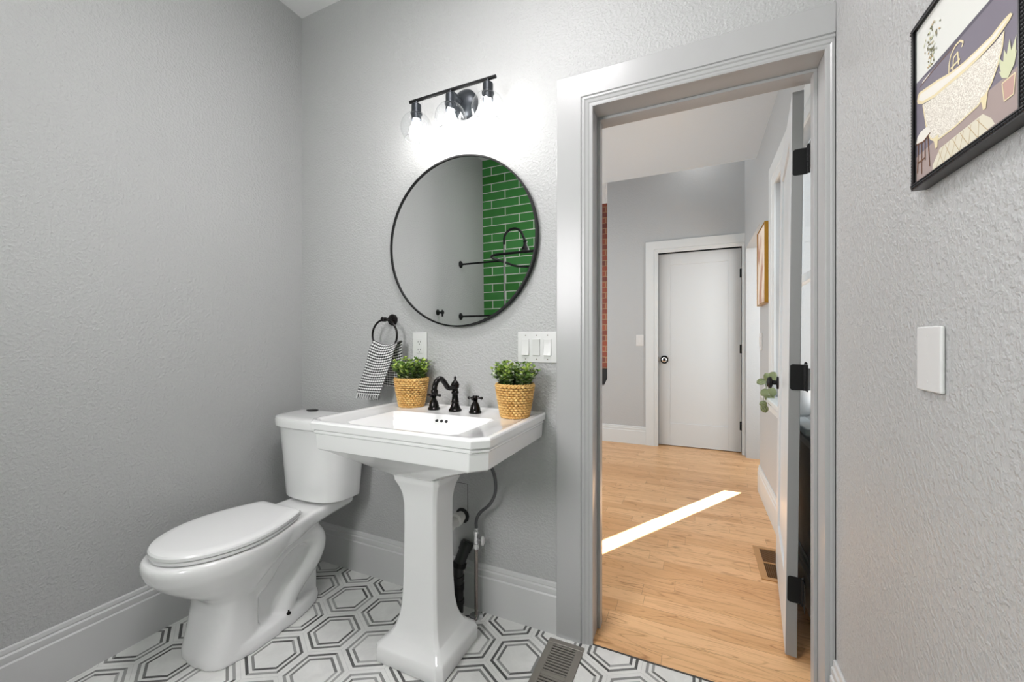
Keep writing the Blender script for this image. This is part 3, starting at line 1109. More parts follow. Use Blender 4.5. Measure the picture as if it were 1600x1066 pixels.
# ================================================================ on the sink: two basket plants
def potted_plant(loc, seed, label):
    rnd = random.Random(seed)
    x0, y0, z0 = loc
    p = thing('potted_plant', loc, label, 'plant', 'basket plants on the sink')
    rb, rt, h = 0.0505, 0.0700, 0.124
    m = MB()
    rows = 13
    nst = 25
    for k in range(rows):
        z = z0 + 0.006 + (h - 0.012) * k / (rows - 1)
        r0 = rb + (rt - rb) * (k / (rows - 1)) ** 0.85
        pts = []
        for i in range(nst * 5):
            a = 2 * PI * i / (nst * 5)
            w = 0.0040 * math.sin(nst * a + (PI if k % 2 else 0))
            pts.append((x0 + (r0 + w) * math.cos(a), y0 + (r0 + w) * math.sin(a), z))
        m.tube(pts, 0.0043, 6, closed=True)
    # braided rim and foot
    for (rr_, zz, q) in ((rt + 0.001, z0 + h - 0.001, 0.0048), (rb + 0.0, z0 + 0.005, 0.0048)):
        for ph in (0, PI):
            pts = []
            for i in range(120):
                a = 2 * PI * i / 120
                pts.append((x0 + (rr_ + 0.002 * math.cos(18 * a + ph)) * math.cos(a), y0 + (rr_ + 0.002 * math.cos(18 * a + ph)) * math.sin(a), zz + 0.003 * math.sin(18 * a + ph)))
            m.tube(pts, q * 0.72, 6, closed=True)
    m.build('basket', 'wicker', p)
    m = MB()
    m.lathe(x0, y0, [(rb - 0.0045, z0 + 0.002), (rt - 0.0050, z0 + h - 0.006)], 40)
    m.build('liner', 'wickerdark', p)
    m = MB()
    m.lathe(x0, y0, [(rt - 0.007, z0 + h - 0.0065), (rt - 0.02, z0 + h - 0.002), (0.002, z0 + h + 0.004)], 30)
    m.build('soil', 'soil', p)
    m = MB()
    tips = []
    for i in range(92):
        a = rnd.uniform(0, 2 * PI)
        q = math.sqrt(rnd.random())
        bx, by = x0 + 0.056 * q * math.cos(a), y0 + 0.056 * q * math.sin(a)
        hgt = rnd.uniform(0.040, 0.098) * (1.0 - 0.30 * q)
        out = q * rnd.uniform(0.010, 0.042)
        pth = smooth_path([(bx, by, z0 + h - 0.006), (bx + out * 0.35 * math.cos(a), by + out * 0.35 * math.sin(a), z0 + h + hgt * 0.5), (bx + out * math.cos(a), by + out * math.sin(a), z0 + h + hgt)], 4)
        for q_ in range(len(pth)):
            if pth[q_].y > 1.508:
                pth[q_].y = 1.508 - 0.004 * rnd.random()
        m.mi = 4
        m.tube(pth, 0.0011, 4)
        # pairs of leaves up the stem and a rosette at the tip
        lev = 5
        tone = rnd.random()
        for j in range(lev + 1):
            t = 0.16 + 0.84 * j / lev
            c = pth[min(int(t * (len(pth) - 1)), len(pth) - 1)]
            nl = 2 if j < lev - 1 else 4
            a1 = rnd.uniform(0, PI)
            for k in range(nl):
                aa = a1 + 2 * PI * k / nl + rnd.uniform(-0.3, 0.3)
                el = rnd.uniform(0.1, 0.7) + 0.45 * (j == lev)
                L = rnd.uniform(0.015, 0.0225) * (0.85 if j == lev else 1.0)
                W = L * 0.34
                d = V((math.cos(aa) * math.cos(el), math.sin(aa) * math.cos(el), math.sin(el)))
                s = d.cross(V((0, 0, 1))).normalized() * W
                up = s.cross(d).normalized()
                u = rnd.random() + (0.35 if j >= lev - 1 else 0) + 0.3 * (tone - 0.5)
                m.mi = 2 if u > 0.98 else (1 if u > 0.50 else (3 if u > 0.30 else 0))
                b0 = c
                P = [b0, b0 + d * L * 0.3 + s * 0.8 + up * L * 0.05, b0 + d * L * 0.65 + s + up * L * 0.03, b0 + d * L - up * L * 0.08, b0 + d * L * 0.65 - s + up * L * 0.03, b0 + d * L * 0.3 - s * 0.8 + up * L * 0.05, b0 + d * L * 0.5 - up * L * 0.06]
                if max(q_.y for q_ in P) > 1.516:
                    continue
                vs = [m.bm.verts.new(q_) for q_ in P]
                for q_ in range(6):
                    m.face([vs[q_], vs[(q_ + 1) % 6], vs[6]])
    m.build('foliage', ['leafd', 'leafm', 'leafl', 'leafp', 'stem'], p)
    return p


potted_plant((-1.148, 1.440, 0.8612), 3, 'small leafy plant in tan wicker pot next to the checked towel')
potted_plant((-0.630, 1.405, 0.8612), 11, 'small leafy plant in tan wicker pot below the triple light switch')

# ================================================================ towel ring and towel
RX = -1.316
tr = thing('towel_ring', (RX, 1.5, 1.25), 'black metal towel ring on the wall above the toilet tank', 'towel ring')
m = MB()
m.lathe(RX - 0.004, 1.251, [(0.027, 1.5195), (0.027, 1.512), (0.024, 1.508), (0.012, 1.506), (0.0085, 1.500), (0.0085, 1.470), (0.0115, 1.466), (0.0115, 1.446), (0.0085, 1.443)], 28, 'y')
m.build('wall_post', 'bronze', tr)
m = MB()
m.tube([(RX + 0.073 * math.sin(2 * PI * i / 64), 1.456, 1.176 + 0.073 * math.cos(2 * PI * i / 64)) for i in range(64)], 0.0048, 12, closed=True)
m.build('ring', 'bronze', tr)

tw = thing('hand_towel', (-1.33, 1.456, 1.11), 'black and white checked hand towel with fringe hanging from the black ring', 'towel')


def cloth(A, B, C, D, y0, y1, nu, nv, uo, dip, amp, n_u, n_v):
    """A,B top left/right (x,z), C,D bottom left/right; y0 top depth, y1 bottom depth"""
    bm = bmesh.new()
    uvl = bm.loops.layers.uv.new('UVMap')
    g = []
    for j in range(nv + 1):
        t = j / nv
        row = []
        for i in range(nu + 1):
            s = i / nu
            xt, zt = A[0] + (B[0] - A[0]) * s, A[1] + (B[1] - A[1]) * s - dip * math.sin(PI * s)
            xb, zb = C[0] + (D[0] - C[0]) * s, C[1] + (D[1] - C[1]) * s
            x = xt + (xb - xt) * t
            z = zt + (zb - zt) * t
            y = y0 + (y1 - y0) * t + amp * (1 - 0.4 * t) * math.sin(s * 9.0 + 1.2 * t + uo) + 0.006 * math.sin(PI * min(1, t * 3)) * -1
            row.append((bm.verts.new((x, y, z)), (s * n_u + uo, t * n_v)))
        g.append(row)
    for j in range(nv):
        for i in range(nu):
            q = [g[j][i], g[j][i + 1], g[j + 1][i + 1], g[j + 1][i]]
            f = bm.faces.new([k[0] for k in q])
            f.smooth = True
            for lp, k in zip(f.loops, q):
                lp[uvl].uv = k[1]
    return bm, g


def fringe(g, length, seed, m):
    rnd = random.Random(seed)
    last = [V(k[0].co) for k in g[-1]]
    n = 40
    for i in range(n):
        s = (i + 0.5) / n * (len(last) - 1)
        a = int(s)
        p = last[a].lerp(last[min(a + 1, len(last) - 1)], s - a)
        m.mi = (i // 2) % 2
        e = p + V((rnd.uniform(-0.002, 0.002) - 0.004, rnd.uniform(-0.003, 0.003), -length * rnd.uniform(0.8, 1.1)))
        m.tube([p + V((0, 0, 0.001)), p.lerp(e, 0.5) + V((rnd.uniform(-0.001, 0.001), 0, 0)), e], 0.0011, 5)


# front fall, short fold over the ring, back fall
bm1, g1 = cloth((-1.380, 1.146), (-1.228, 1.146), (-1.452, 0.902), (-1.312, 0.902), 1.446, 1.420, 36, 44, 0.25, 0.020, 0.0026, 12.0, 19.0)
last1 = g1
m = MB()
m.bm.free()
m.bm = bm1
fm = MB()
fringe(g1, 0.021, 4, fm)
ob = m.build('front_fall', 'gingham', tw)
sd = ob.modifiers.new('thick', 'SOLIDIFY')
sd.thickness = 0.002
fm.build('fringe', ['fringe_w', 'fringe_b'], tw)
bm2, g2 = cloth((-1.374, 1.146), (-1.222, 1.150), (-1.40, 0.945), (-1.235, 0.930), 1.470, 1.492, 30, 40, 0.6, 0.020, 0.0026, 12.0, 17.0)
m = MB()
m.bm.free()
m.bm = bm2
ob = m.build('back_fall', 'gingham', tw)
sd = ob.modifiers.new('thick', 'SOLIDIFY')
sd.thickness = 0.002
bm3 = bmesh.new()
uvl = bm3.loops.layers.uv.new('UVMap')
rows = []
for j in range(7):
    t = j / 6
    row = []
    for i in range(31):
        s = i / 30
        x = -1.380 + 0.152 * s + 0.006 * t
        z = 1.146 - 0.020 * math.sin(PI * s) + 0.008 * math.sin(PI * t)
        y = 1.446 + 0.0026 * math.sin(s * 9 + 0.25) * (1 - t) + 0.0026 * math.sin(s * 9 + 0.6) * t + 0.024 * t
        row.append((bm3.verts.new((x, y, z)), (s * 12 + 0.25, -t * 2.2)))
    rows.append(row)
for j in range(6):
    for i in range(30):
        q = [rows[j][i], rows[j][i + 1], rows[j + 1][i + 1], rows[j + 1][i]]
        f = bm3.faces.new([k[0] for k in q])
        for lp, k in zip(f.loops, q):
            lp[uvl].uv = k[1]
m = MB()
m.bm.free()
m.bm = bm3
m.build('fold', 'gingham', tw)

# ================================================================ plates on the walls
ol = thing('wall_outlet', (-1.160, 1.5195, 1.127), 'white duplex outlet between the towel and the mirror', 'outlet')
m = MB()
m.box(-1.2005, -1.1205, 1.5135, 1.5197, 1.065, 1.190)
m.build('cover_plate', 'plate', ol, bevel=0.003)
m = MB()
m.box(-1.1775, -1.1435, 1.5115, 1.514, 1.0935, 1.1615)
fc = m.build('receptacle', 'plate', ol, bevel=0.0015)
m = MB()
for zz in (1.144, 1.108):
    for dx in (-0.007, 0.006):
        m.box(-1.1605 + dx - 0.001, -1.1605 + dx + 0.001, 1.5108, 1.512, zz - 0.0015, zz + 0.0065)
    m.lathe(-1.1605, zz - 0.0085, [(0.0025, 1.512), (0.0025, 1.5108)], 10, 'y')
m.build('slots', 'slot', fc)

sw = thing('light_switch', (-0.58, 1.5195, 1.125), 'white three-gang rocker switch plate beside the door casing', 'light switch')
m = MB()
m.box(-0.667, -0.4966, 1.5135, 1.5197, 1.063, 1.187)
m.build('cover_plate', 'plate', sw, bevel=0.003)
for k, cx in enumerate((-0.631, -0.584, -0.537)):
    up_ = (k == 1)
    m = MB()
    w2, zc, hz = 0.0155, 1.125, 0.033
    a, b_ = (0.0035, 0.0005) if up_ else (0.0005, 0.0035)
    yb = 1.5136
    m.prism([(yb + 0.001, zc - hz), (yb - 0.0035 - (0 if up_ else 0.004), zc - hz), (yb - 0.003, zc), (yb - 0.0035 - (0.004 if up_ else 0), zc + hz), (yb + 0.001, zc + hz)], 'x', cx - w2, cx + w2)
    m.build('rocker', 'plate', sw, bevel=0.0012)
for cx in (-0.631, -0.584, -0.537):
    for zz in (1.077, 1.173):
        m = MB()
        m.lathe(cx, zz, [(0.0028, 1.514), (0.0028, 1.5125), (0.001, 1.5123)], 10, 'y')
        m.build('screw', 'nickel', sw)

bp = thing('blank_plate', (XR, 0.950, 1.118), 'blank white cover plate on the right wall under the framed picture', 'wall plate')
m = MB()
m.box(XR - 0.0075, XR - 0.0003, 0.914, 0.996, 1.060, 1.176)
m.build('cover_plate', 'plate', bp, bevel=0.005, seg=3)
for zz in (1.077, 1.159):
    m = MB()
    m.lathe(0.958, zz, [(0.0028, XR - 0.0070), (0.0028, XR - 0.0080), (0.001, XR - 0.0081)], 10, 'x')
    m.build('screw', 'plate', bp)

fs = thing('light_switch', (-0.572, YF, 1.157), 'white rocker switch on the far hall wall beside the closed door', 'light switch')
m = MB()
m.box(-0.613, -0.532, YF - 0.006, YF - 0.0003, 1.095, 1.219)
m.build('cover_plate', 'plate', fs, bevel=0.003)
m = MB()
m.box(-0.5885, -0.5565, YF - 0.010, YF - 0.0055, 1.124, 1.190)
m.build('rocker', 'plate', fs, bevel=0.0015)
hs = thing('light_switch', (HX, 3.54, 1.145), 'white switch plate on the hall wall below the gold framed canvas', 'light switch')
m = MB()
m.box(HX - 0.006, HX - 0.0003, 3.485, 3.600, 1.078, 1.210)
m.build('cover_plate', 'plate', hs, bevel=0.003)
for yc in (3.518, 3.566):
    m = MB()
    m.box(HX - 0.011, HX - 0.0055, yc - 0.0155, yc + 0.0155, 1.112, 1.178)
    m.build('rocker', 'plate', hs, bevel=0.0015)

# ================================================================ mirror
mx, mz, mr = -0.942, 1.5815, 0.3695
mir = thing('mirror', (mx, 1.5, mz), 'large round mirror with thin black frame above the sink', 'mirror')
m = MB()
m.lathe(mx, mz, [(mr - 0.004, 1.5190), (mr, 1.518), (mr, 1.4925), (mr - 0.0065, 1.4915), (mr - 0.0068, 1.4975)], 128, 'y', cap0=True, cap1=False)
m.build('frame', 'black', mir)
m = MB()
m.lathe(mx, mz, [(mr - 0.0066, 1.4990), (mr - 0.0066, 1.4975)], 128, 'y')
m.build('glass', 'mirror', mir, flat=True)
mir.location.y -= 0.0052
mir.rotation_euler.x = math.radians(0.7)    # hangs leaning slightly forward

# ================================================================ vanity light
VX, VY = -0.917, 1.400
BARZ = 2.180
vl_ = thing('vanity_light', (VX, 1.515, 2.17), 'black three-bulb vanity light with clear glass globes above the mirror', 'lamp')
m = MB()
m.lathe(VX, 2.180, [(0.0625, 1.5195), (0.0625, 1.506), (0.058, 1.500), (0.040, 1.490), (0.018, 1.484)], 48, 'y')
m.build('backplate', 'slate', vl_)
m = MB()
m.cyl((VX, 1.488, 2.180), (VX, VY, BARZ), 0.0075, 14)
m.build('arm', 'slate', vl_)
m = MB()
m.cyl((VX - 0.208, VY, BARZ), (VX + 0.208, VY, BARZ), 0.0068, 16)
m.build('bar', 'black', vl_)
for lx in (VX - 0.173, VX, VX + 0.173):
    m = MB()
    m.lathe(lx, VY, [(0.006, BARZ - 0.003), (0.006, BARZ - 0.014), (0.0165, BARZ - 0.0165), (0.0205, BARZ - 0.021), (0.0205, BARZ - 0.052), (0.0245, BARZ - 0.055), (0.0245, BARZ - 0.059), (0.0205, BARZ - 0.060), (0.0205, BARZ - 0.084), (0.0185, BARZ - 0.084), (0.0185, BARZ - 0.062)], 28, cap1=True)
    m.build('socket', 'slate', vl_)
    m = MB()
    gz, R_ = BARZ - 0.118, 0.0655
    prof = []
    t0 = math.asin(0.0225 / R_)
    t1 = PI - math.asin(0.046 / R_)
    for i in range(25):
        t = t0 + (t1 - t0) * i / 24
        prof.append((R_ * math.sin(t), gz + R_ * math.cos(t)))
    prof.append((0.0452, gz + R_ * math.cos(t1) - 0.0012))
    prof.append((0.0446, gz + R_ * math.cos(t1) + 0.0015))
    m.lathe(lx, VY, prof, 48, cap0=False, cap1=False)
    m.build('shade', 'glass', vl_)
    m = MB()
    zr = gz + R_ * math.cos(t1)
    m.tube([(lx + 0.046 * math.cos(2 * PI * i / 48), VY + 0.046 * math.sin(2 * PI * i / 48), zr) for i in range(48)], 0.0014, 8, closed=True)
    m.build('shade_rim', 'rimglass', vl_)
    m = MB()
    m.lathe(lx, VY, [(0.0125, BARZ - 0.070), (0.0130, BARZ - 0.088), (0.0200, BARZ - 0.105), (0.0285, BARZ - 0.128), (0.0300, BARZ - 0.145), (0.0265, BARZ - 0.160), (0.0165, BARZ - 0.171), (0.002, BARZ - 0.1745)], 24)
    m.build('bulb', 'bulb', vl_)

# ================================================================ framed picture on the right wall
PY, PZ, PW, PH = 0.977, 1.424, 0.283, 0.294
XF = 0.357
fp = thing('framed_picture', (XR, PY - PW / 2, PZ + PH / 2), 'black framed picture of a glittering bathtub on the right wall', 'picture')
m = MB()
fw = 0.0095
for (s0, s1, t0, t1) in ((0, PW, 0, fw), (0, PW, PH - fw, PH), (0, fw, fw, PH - fw), (PW - fw, PW, fw, PH - fw)):
    m.box(XF + 0.0012, XR - 0.0004, PY - s1, PY - s0, PZ + t0, PZ + t1)
    horiz = (s1 - s0) > (t1 - t0)
    n = int(max(s1 - s0, t1 - t0) / 0.0052)
    for i in range(n):
        f = (i + 0.5) / n
        s = s0 + (s1 - s0) * f if horiz else (s0 + s1) / 2
        t = (t0 + t1) / 2 if horiz else t0 + (t1 - t0) * f
        m.sphere((XF + 0.0015, PY - s, PZ + t), 0.0024, 6)
    m.box(XF - 0.0006, XF + 0.003, PY - (s1 if horiz else (s1 if s0 == 0 else s0 + 0.002)), PY - (s0 if horiz else (s1 - 0.002 if s0 == 0 else s0)), PZ + (t1 - 0.002 if (horiz and t0 == 0) else t0), PZ + (t1 if not horiz else (t1 if t0 == 0 else t0 + 0.002)))
m.build('frame', 'frame', fp)

art = {
    'cream': mat('art_cream', '#d9dad5', 0.6), 'mauve': mat('art_mauve', '#7a7480', 0.6), 'plum': mat('art_plum', '#5c5864', 0.6),
    'floor': mat('art_floor', '#a3938f', 0.6), 'gold': mat('art_gold', '#e2d4ad', 0.5), 'white': mat('art_white', '#e4e0d8', 0.5),
    'rug': mat('art_rug', '#d9d3c0', 0.6), 'brown': mat('art_brown', '#6d4a34', 0.6), 'pot': mat('art_pot', '#bd9a90', 0.6),
    'sage': mat('art_sage', '#cdd0ae', 0.6), 'olive': mat('art_olive', '#6f6c48', 0.6), 'line': mat('art_line', '#b9a27a', 0.6)}
gm = mat('art_glitter', '#cfc5ae', 0.5)
tt = NT(gm)
gx, gy, gz_ = tt.sep(tt.obj())
spk = tt.white(tt.comb(tt.m('FLOOR', tt.m('MULTIPLY', gy, 800.0)), tt.m('FLOOR', tt.m('MULTIPLY', gz_, 700.0)), 0.5))
tt.color(tt.mix(spk, lin('#bdb4a8'), lin('#f4f0e6')))
art['glitter'] = gm
names = list(art.keys())
m = MB()


ART = [0]


def ap(key, layer, pts):
    m.mi = names.index(key)
    ART[0] += 1
    x = 0.3625 - 0.00010 * layer - 0.000003 * ART[0]
    m.face([m.bm.verts.new((x, PY - s, PZ + t)) for s, t in pts])


def aline(key, layer, pts, w):
    for (s0, t0), (s1, t1) in zip(pts, pts[1:]):
        L = math.hypot(s1 - s0, t1 - t0) or 1
        nx, ny = -(t1 - t0) / L * w / 2, (s1 - s0) / L * w / 2
        ap(key, layer, [(s0 + nx, t0 + ny), (s1 + nx, t1 + ny), (s1 - nx, t1 - ny), (s0 - nx, t0 - ny)])


e0, e1, f0, f1 = 0.006, PW - 0.006, 0.006, PH - 0.006
ap('cream', 0, [(e0, f0), (e1, f0), (e1, f1), (e0, f1)])
ap('mauve', 1, [(e0, f0), (e1, f0), (e1, 0.189), (0.193, 0.189), (0.113, 0.188), (e0, 0.192)])
ap('plum', 2, [(0.10, 0.183), (e1, 0.184), (e1, 0.189), (0.02, 0.190), (0.05, 0.186)])
aline('brown', 3, [(0.02, 0.178), (0.08, 0.182), (0.14, 0.181)], 0.0014)
aline('white', 3, [(0.03, 0.181), (0.055, 0.1825)], 0.002)
ap('floor', 2, [(e0, f0), (e1, f0), (e1, 0.067), (0.21, 0.067), (e0, 0.058)])
ap('rug', 3, [(0.064, 0.022), (0.086, 0.041), (0.14, 0.0415), (0.195, 0.042), (0.213, 0.027), (0.22, 0.016), (0.183, 0.013), (0.126, 0.010), (0.064, 0.014)])
for i in range(6):
    aline('line', 4, [(0.075 + 0.022 * i, 0.014), (0.097 + 0.018 * i, 0.040)], 0.0011)
    aline('line', 4, [(0.097 + 0.022 * i, 0.013), (0.082 + 0.020 * i, 0.040)], 0.0011)
ap('glitter', 5, [(0.033, 0.141), (0.072, 0.133), (0.116, 0.130), (0.155, 0.126), (0.195, 0.123), (0.222, 0.124), (0.238, 0.127), (0.235, 0.108), (0.226, 0.090), (0.214, 0.074), (0.203, 0.066), (0.186, 0.059), (0.130, 0.056), (0.089, 0.056), (0.075, 0.058), (0.058, 0.070), (0.045, 0.095)])
aline('gold', 6, [(0.033, 0.141), (0.045, 0.095), (0.058, 0.070), (0.075, 0.058), (0.130, 0.056), (0.186, 0.059), (0.203, 0.066), (0.214, 0.074), (0.226, 0.090), (0.235, 0.108), (0.238, 0.127)], 0.0028)
ap('gold', 7, [(0.013, 0.158), (0.016, 0.166), (0.021, 0.169), (0.080, 0.157), (0.116, 0.147), (0.151, 0.141), (0.184, 0.139), (0.214, 0.138), (0.236, 0.142), (0.250, 0.142), (0.254, 0.138), (0.250, 0.134), (0.238, 0.130), (0.222, 0.126), (0.190, 0.124), (0.155, 0.125), (0.116, 0.129), (0.072, 0.133), (0.031, 0.143), (0.015, 0.152)])
ap('white', 8, [(0.018, 0.158), (0.024, 0.164), (0.080, 0.153), (0.116, 0.1435), (0.151, 0.138), (0.184, 0.136), (0.214, 0.135), (0.236, 0.138), (0.248, 0.139), (0.236, 0.134), (0.222, 0.130), (0.190, 0.1285), (0.155, 0.130), (0.116, 0.134), (0.072, 0.138), (0.031, 0.148)])
for (a, b_) in ((0.076, 0.199),):
    for c in (a, b_):
        ap('gold', 8, [(c - 0.008, 0.066), (c + 0.008, 0.066), (c + 0.005, 0.054), (c + 0.004, 0.046), (c - 0.002, 0.046)])
aline('gold', 6, [(0.113, 0.146), (0.114, 0.162), (0.119, 0.173), (0.131, 0.1795), (0.143, 0.179), (0.151, 0.172), (0.147, 0.167)], 0.0030)
aline('gold', 6, [(0.124, 0.146), (0.126, 0.164), (0.137, 0.166), (0.139, 0.146)], 0.0028)
aline('gold', 6, [(0.118, 0.152), (0.143, 0.152)], 0.0030)
ap('white', 6, [(0.010, 0.083), (0.014, 0.092), (0.026, 0.097), (0.045, 0.096), (0.057, 0.089), (0.058, 0.081), (0.035, 0.076), (0.014, 0.078)])
aline('brown', 7, [(0.011, 0.080), (0.035, 0.0755), (0.058, 0.0805)], 0.0024)
for (p, q) in (((0.018, 0.077), (0.014, 0.028)), ((0.029, 0.076), (0.029, 0.021)), ((0.040, 0.076), (0.041, 0.040)), ((0.050, 0.077), (0.056, 0.024)), ((0.016, 0.045), (0.042, 0.045))):
    aline('brown', 7, [p, q], 0.0026)
ap('pot', 6, [(0.236, 0.061), (0.258, 0.061), (0.255, 0.036), (0.240, 0.036)])
aline('gold', 7, [(0.235, 0.061), (0.259, 0.061), (0.256, 0.036), (0.239, 0.036), (0.235, 0.061)], 0.0017)
for (s, t, r_) in ((0.239, 0.103, 0.006), (0.261, 0.107, 0.006), (0.228, 0.099, 0.005), (0.249, 0.110, 0.006), (0.229, 0.080, 0.004), (0.262, 0.088, 0.004)):
    dx, dy = s - 0.246, t - 0.062
    L = math.hypot(dx, dy)
    nx, ny = -dy / L * r_, dx / L * r_
    ap('sage', 7, [(0.246, 0.062), (0.246 + dx * 0.5 + nx, 0.062 + dy * 0.5 + ny), (s, t), (0.246 + dx * 0.5 - nx, 0.062 + dy * 0.5 - ny)])
rnd = random.Random(5)
for i in range(60):
    f = rnd.random()
    s = 0.062 + rnd.gauss(0, 0.012) * (0.5 + 0.6 * math.sin(PI * min(1, f * 1.2)))
    t = 0.262 - 0.068 * f
    a = rnd.uniform(0, PI)
    r_ = rnd.uniform(0.002, 0.005)
    ap(rnd.choice(['olive', 'sage', 'line', 'olive']), 5 + i % 3, [(s - r_ * math.cos(a), t - r_ * math.sin(a)), (s + 0.0016 * math.sin(a), t - 0.0016 * math.cos(a)), (s + r_ * math.cos(a), t + r_ * math.sin(a)), (s - 0.0016 * math.sin(a), t + 0.0016 * math.cos(a))])
m.build('print', [art[k] for k in names], fp)

# gold framed canvas in the hall
hp = thing('framed_canvas', (HX, 3.335, 1.68), 'blush canvas in a deep gold frame on the hall wall past the open door', 'picture')
m = MB()
for (ya, yb, za, zb) in ((3.152, 3.526, 1.408, 1.413), (3.152, 3.526, 1.948, 1.953), (3.152, 3.157, 1.413, 1.948), (3.521, 3.526, 1.413, 1.948)):
    m.box(0.414, HX - 0.0004, ya, yb, za, zb)
m.build('frame', 'gold', hp, bevel=0.001)
m = MB()
m.box(0.418, 0.440, 3.162, 3.516, 1.418, 1.943)
m.build('canvas', 'canvas', hp, bevel=0.002)

# ================================================================ registers
fr = thing('floor_register', (-0.445, 1.318, 0), 'bronze metal floor register set in the hex tile by the doorway', 'floor vent')
X0, X1, Y0, Y1 = -0.515, -0.378, 1.150, 1.480
m = MB()
for (a, b_, c, d) in ((X0, X1, Y0, Y0 + 0.030), (X0, X1, Y1 - 0.022, Y1), (X0, X0 + 0.026, Y0 + 0.03, Y1 - 0.022), (X1 - 0.026, X1, Y0 + 0.03, Y1 - 0.022)):
    m.box(a, b_, c, d, 0.0002, 0.0058)
m.build('frame', 'nickel', fr, bevel=0.003)
m = MB()
m.box(X0 + 0.026, X1 - 0.026, Y0 + 0.03, Y1 - 0.022, 0.0002, 0.0008)
m.build('duct_opening', 'dark', fr)
m = MB()
n = 22
for i in range(n):
    yy = Y0 + 0.032 + (Y1 - Y0 - 0.056) * (i + 0.5) / n
    w_ = 0.0034 if i != 10 else 0.0075
    m.box(X0 + 0.025, X1 - 0.025, yy - w_, yy + w_, 0.0008, 0.0048)
m.build('louvers', 'nickel', fr, bevel=0.0008)
hr = thing('floor_register', (0.345, 2.44, 0), 'oak framed floor register in the wood floor by the open door', 'floor vent')
X0, X1, Y0, Y1 = 0.286, 0.412, 2.268, 2.620
m = MB()
for (a, b_, c, d) in ((X0, X1, Y0, Y0 + 0.026), (X0, X1, Y1 - 0.026, Y1), (X0, X0 + 0.030, Y0 + 0.026, Y1 - 0.026), (X1 - 0.022, X1, Y0 + 0.026, Y1 - 0.026), (X0 + 0.022, X1 - 0.022, 2.438, 2.448)):
    m.box(a, b_, c, d, 0.0002, 0.0055)
m.build('frame', 'oakframe', hr, bevel=0.002)
m = MB()
m.box(X0 + 0.022, X1 - 0.022, 2.448, Y1 - 0.026, 0.0002, 0.0012)
m.build('damper_plate', 'brown', hr)
m = MB()
m.box(X0 + 0.022, X1 - 0.022, Y0 + 0.026, 2.438, 0.0002, 0.0012)
m.build('duct_opening', 'dark', hr)
m = MB()
for i in range(13):
    yy = Y0 + 0.030 + 0.134 * (i + 0.5) / 13
    m.box(X0 + 0.022, X1 - 0.022, yy - 0.0016, yy + 0.0016, 0.0012, 0.0036)
    yy = 2.450 + 0.142 * (i + 0.5) / 13
    m.box(X0 + 0.022, X1 - 0.022, yy - 0.0030, yy + 0.0030, 0.0012, 0.0036)
for i in range(9):
    xx = X0 + 0.024 + (X1 - X0 - 0.048) * (i + 0.5) / 9
    m.box(xx - 0.0012, xx + 0.0012, Y0 + 0.028, 2.436, 0.0012, 0.0030)
m.build('louvers', 'brown', hr)

# ================================================================ plants on the hall window sill
SZT = WZ0 - 0.0005


def big_leaf(m, uvl, c, d, nrm, L, W):
    d = V(d).normalized()
    nrm = V(nrm).normalized()
    s = nrm.cross(d).normalized()
    nrm = d.cross(s)
    rows = []
    N, K = 8, 4
    for i in range(N + 1):
        t = i / N
        w = W * (max(0.0, 1 - (2 * t - 0.95) ** 2)) ** 0.5 if 0 < t < 1 else 0.0006
        row = []
        for j in range(-K, K + 1):
            u = j / K
            p = V(c) + d * (L * (t - 0.5)) + s * (w * u) + nrm * (0.22 * W * (1 - u * u) - 0.12 * L * (t - 0.5) ** 2 * 4 * 0.5)
            row.append((m.bm.verts.new(p), (0.5 + 0.5 * u, t)))
        rows.append(row)
    for i in range(N):
        for j in range(2 * K):
            q = [rows[i][j], rows[i][j + 1], rows[i + 1][j + 1], rows[i + 1][j]]
            f = m.bm.faces.new([k[0] for k in q])
            for lp, k in zip(f.loops, q):
                lp[uvl].uv = k[1]


tp = thing('trailing_plant', (0.425, 2.985, SZT), 'trailing plant with striped round leaves in a white jar on the hall window sill', 'plant')
m = MB()
m.lathe(0.405, 2.93, [(0.022, SZT), (0.026, SZT + 0.003), (0.027, SZT + 0.045), (0.021, SZT + 0.058), (0.021, SZT + 0.066), (0.018, SZT + 0.066), (0.018, SZT + 0.055)], 28)
m.build('jar', 'plate', tp)
m = MB()
uvl = m.bm.loops.layers.uv.new('UVMap')
LV = [(0.356, 2.84, 0.904, -0.9, -0.3, 0.026), (0.39, 2.84, 0.933, -0.4, 0.7, 0.028), (0.412, 2.84, 0.942, 0.5, 0.8, 0.028), (0.412, 2.84, 0.923, 0.9, -0.1, 0.026), (0.373, 2.84, 0.841, -0.6, -0.6, 0.027), (0.412, 2.84, 0.847, 0.3, -0.9, 0.027), (0.39, 2.84, 0.81, -0.3, 0.6, 0.022), (0.366, 2.84, 0.773, -0.9, -0.2, 0.022), (0.412, 2.84, 0.788, 0.5, -0.9, 0.031), (0.373, 2.84, 0.743, 0.2, -0.9, 0.026), (0.405, 2.84, 0.807, -0.6, -0.5, 0.022)]
for k, (x, y, z, dx, dz, L) in enumerate(LV):
    big_leaf(m, uvl, (x, y - 0.006 * (k % 3), z), (dx, -0.12, dz), (-0.30 + 0.12 * (k % 4), -0.9, 0.30), L * 2.0, L * 0.80)
m.build('leaves', 'striped', tp)
m = MB()
for i in range(len(LV)):
    x, y, z = LV[i][:3]
    m.tube(smooth_path([(0.405, 2.93, SZT + 0.06), (x * 0.4 + 0.41 * 0.6, y * 0.5 + 1.47, max(z, SZT + 0.10) + 0.015), (x, y + 0.003, z)], 5), 0.0014, 5)
m.build('stems', 'stem', tp)

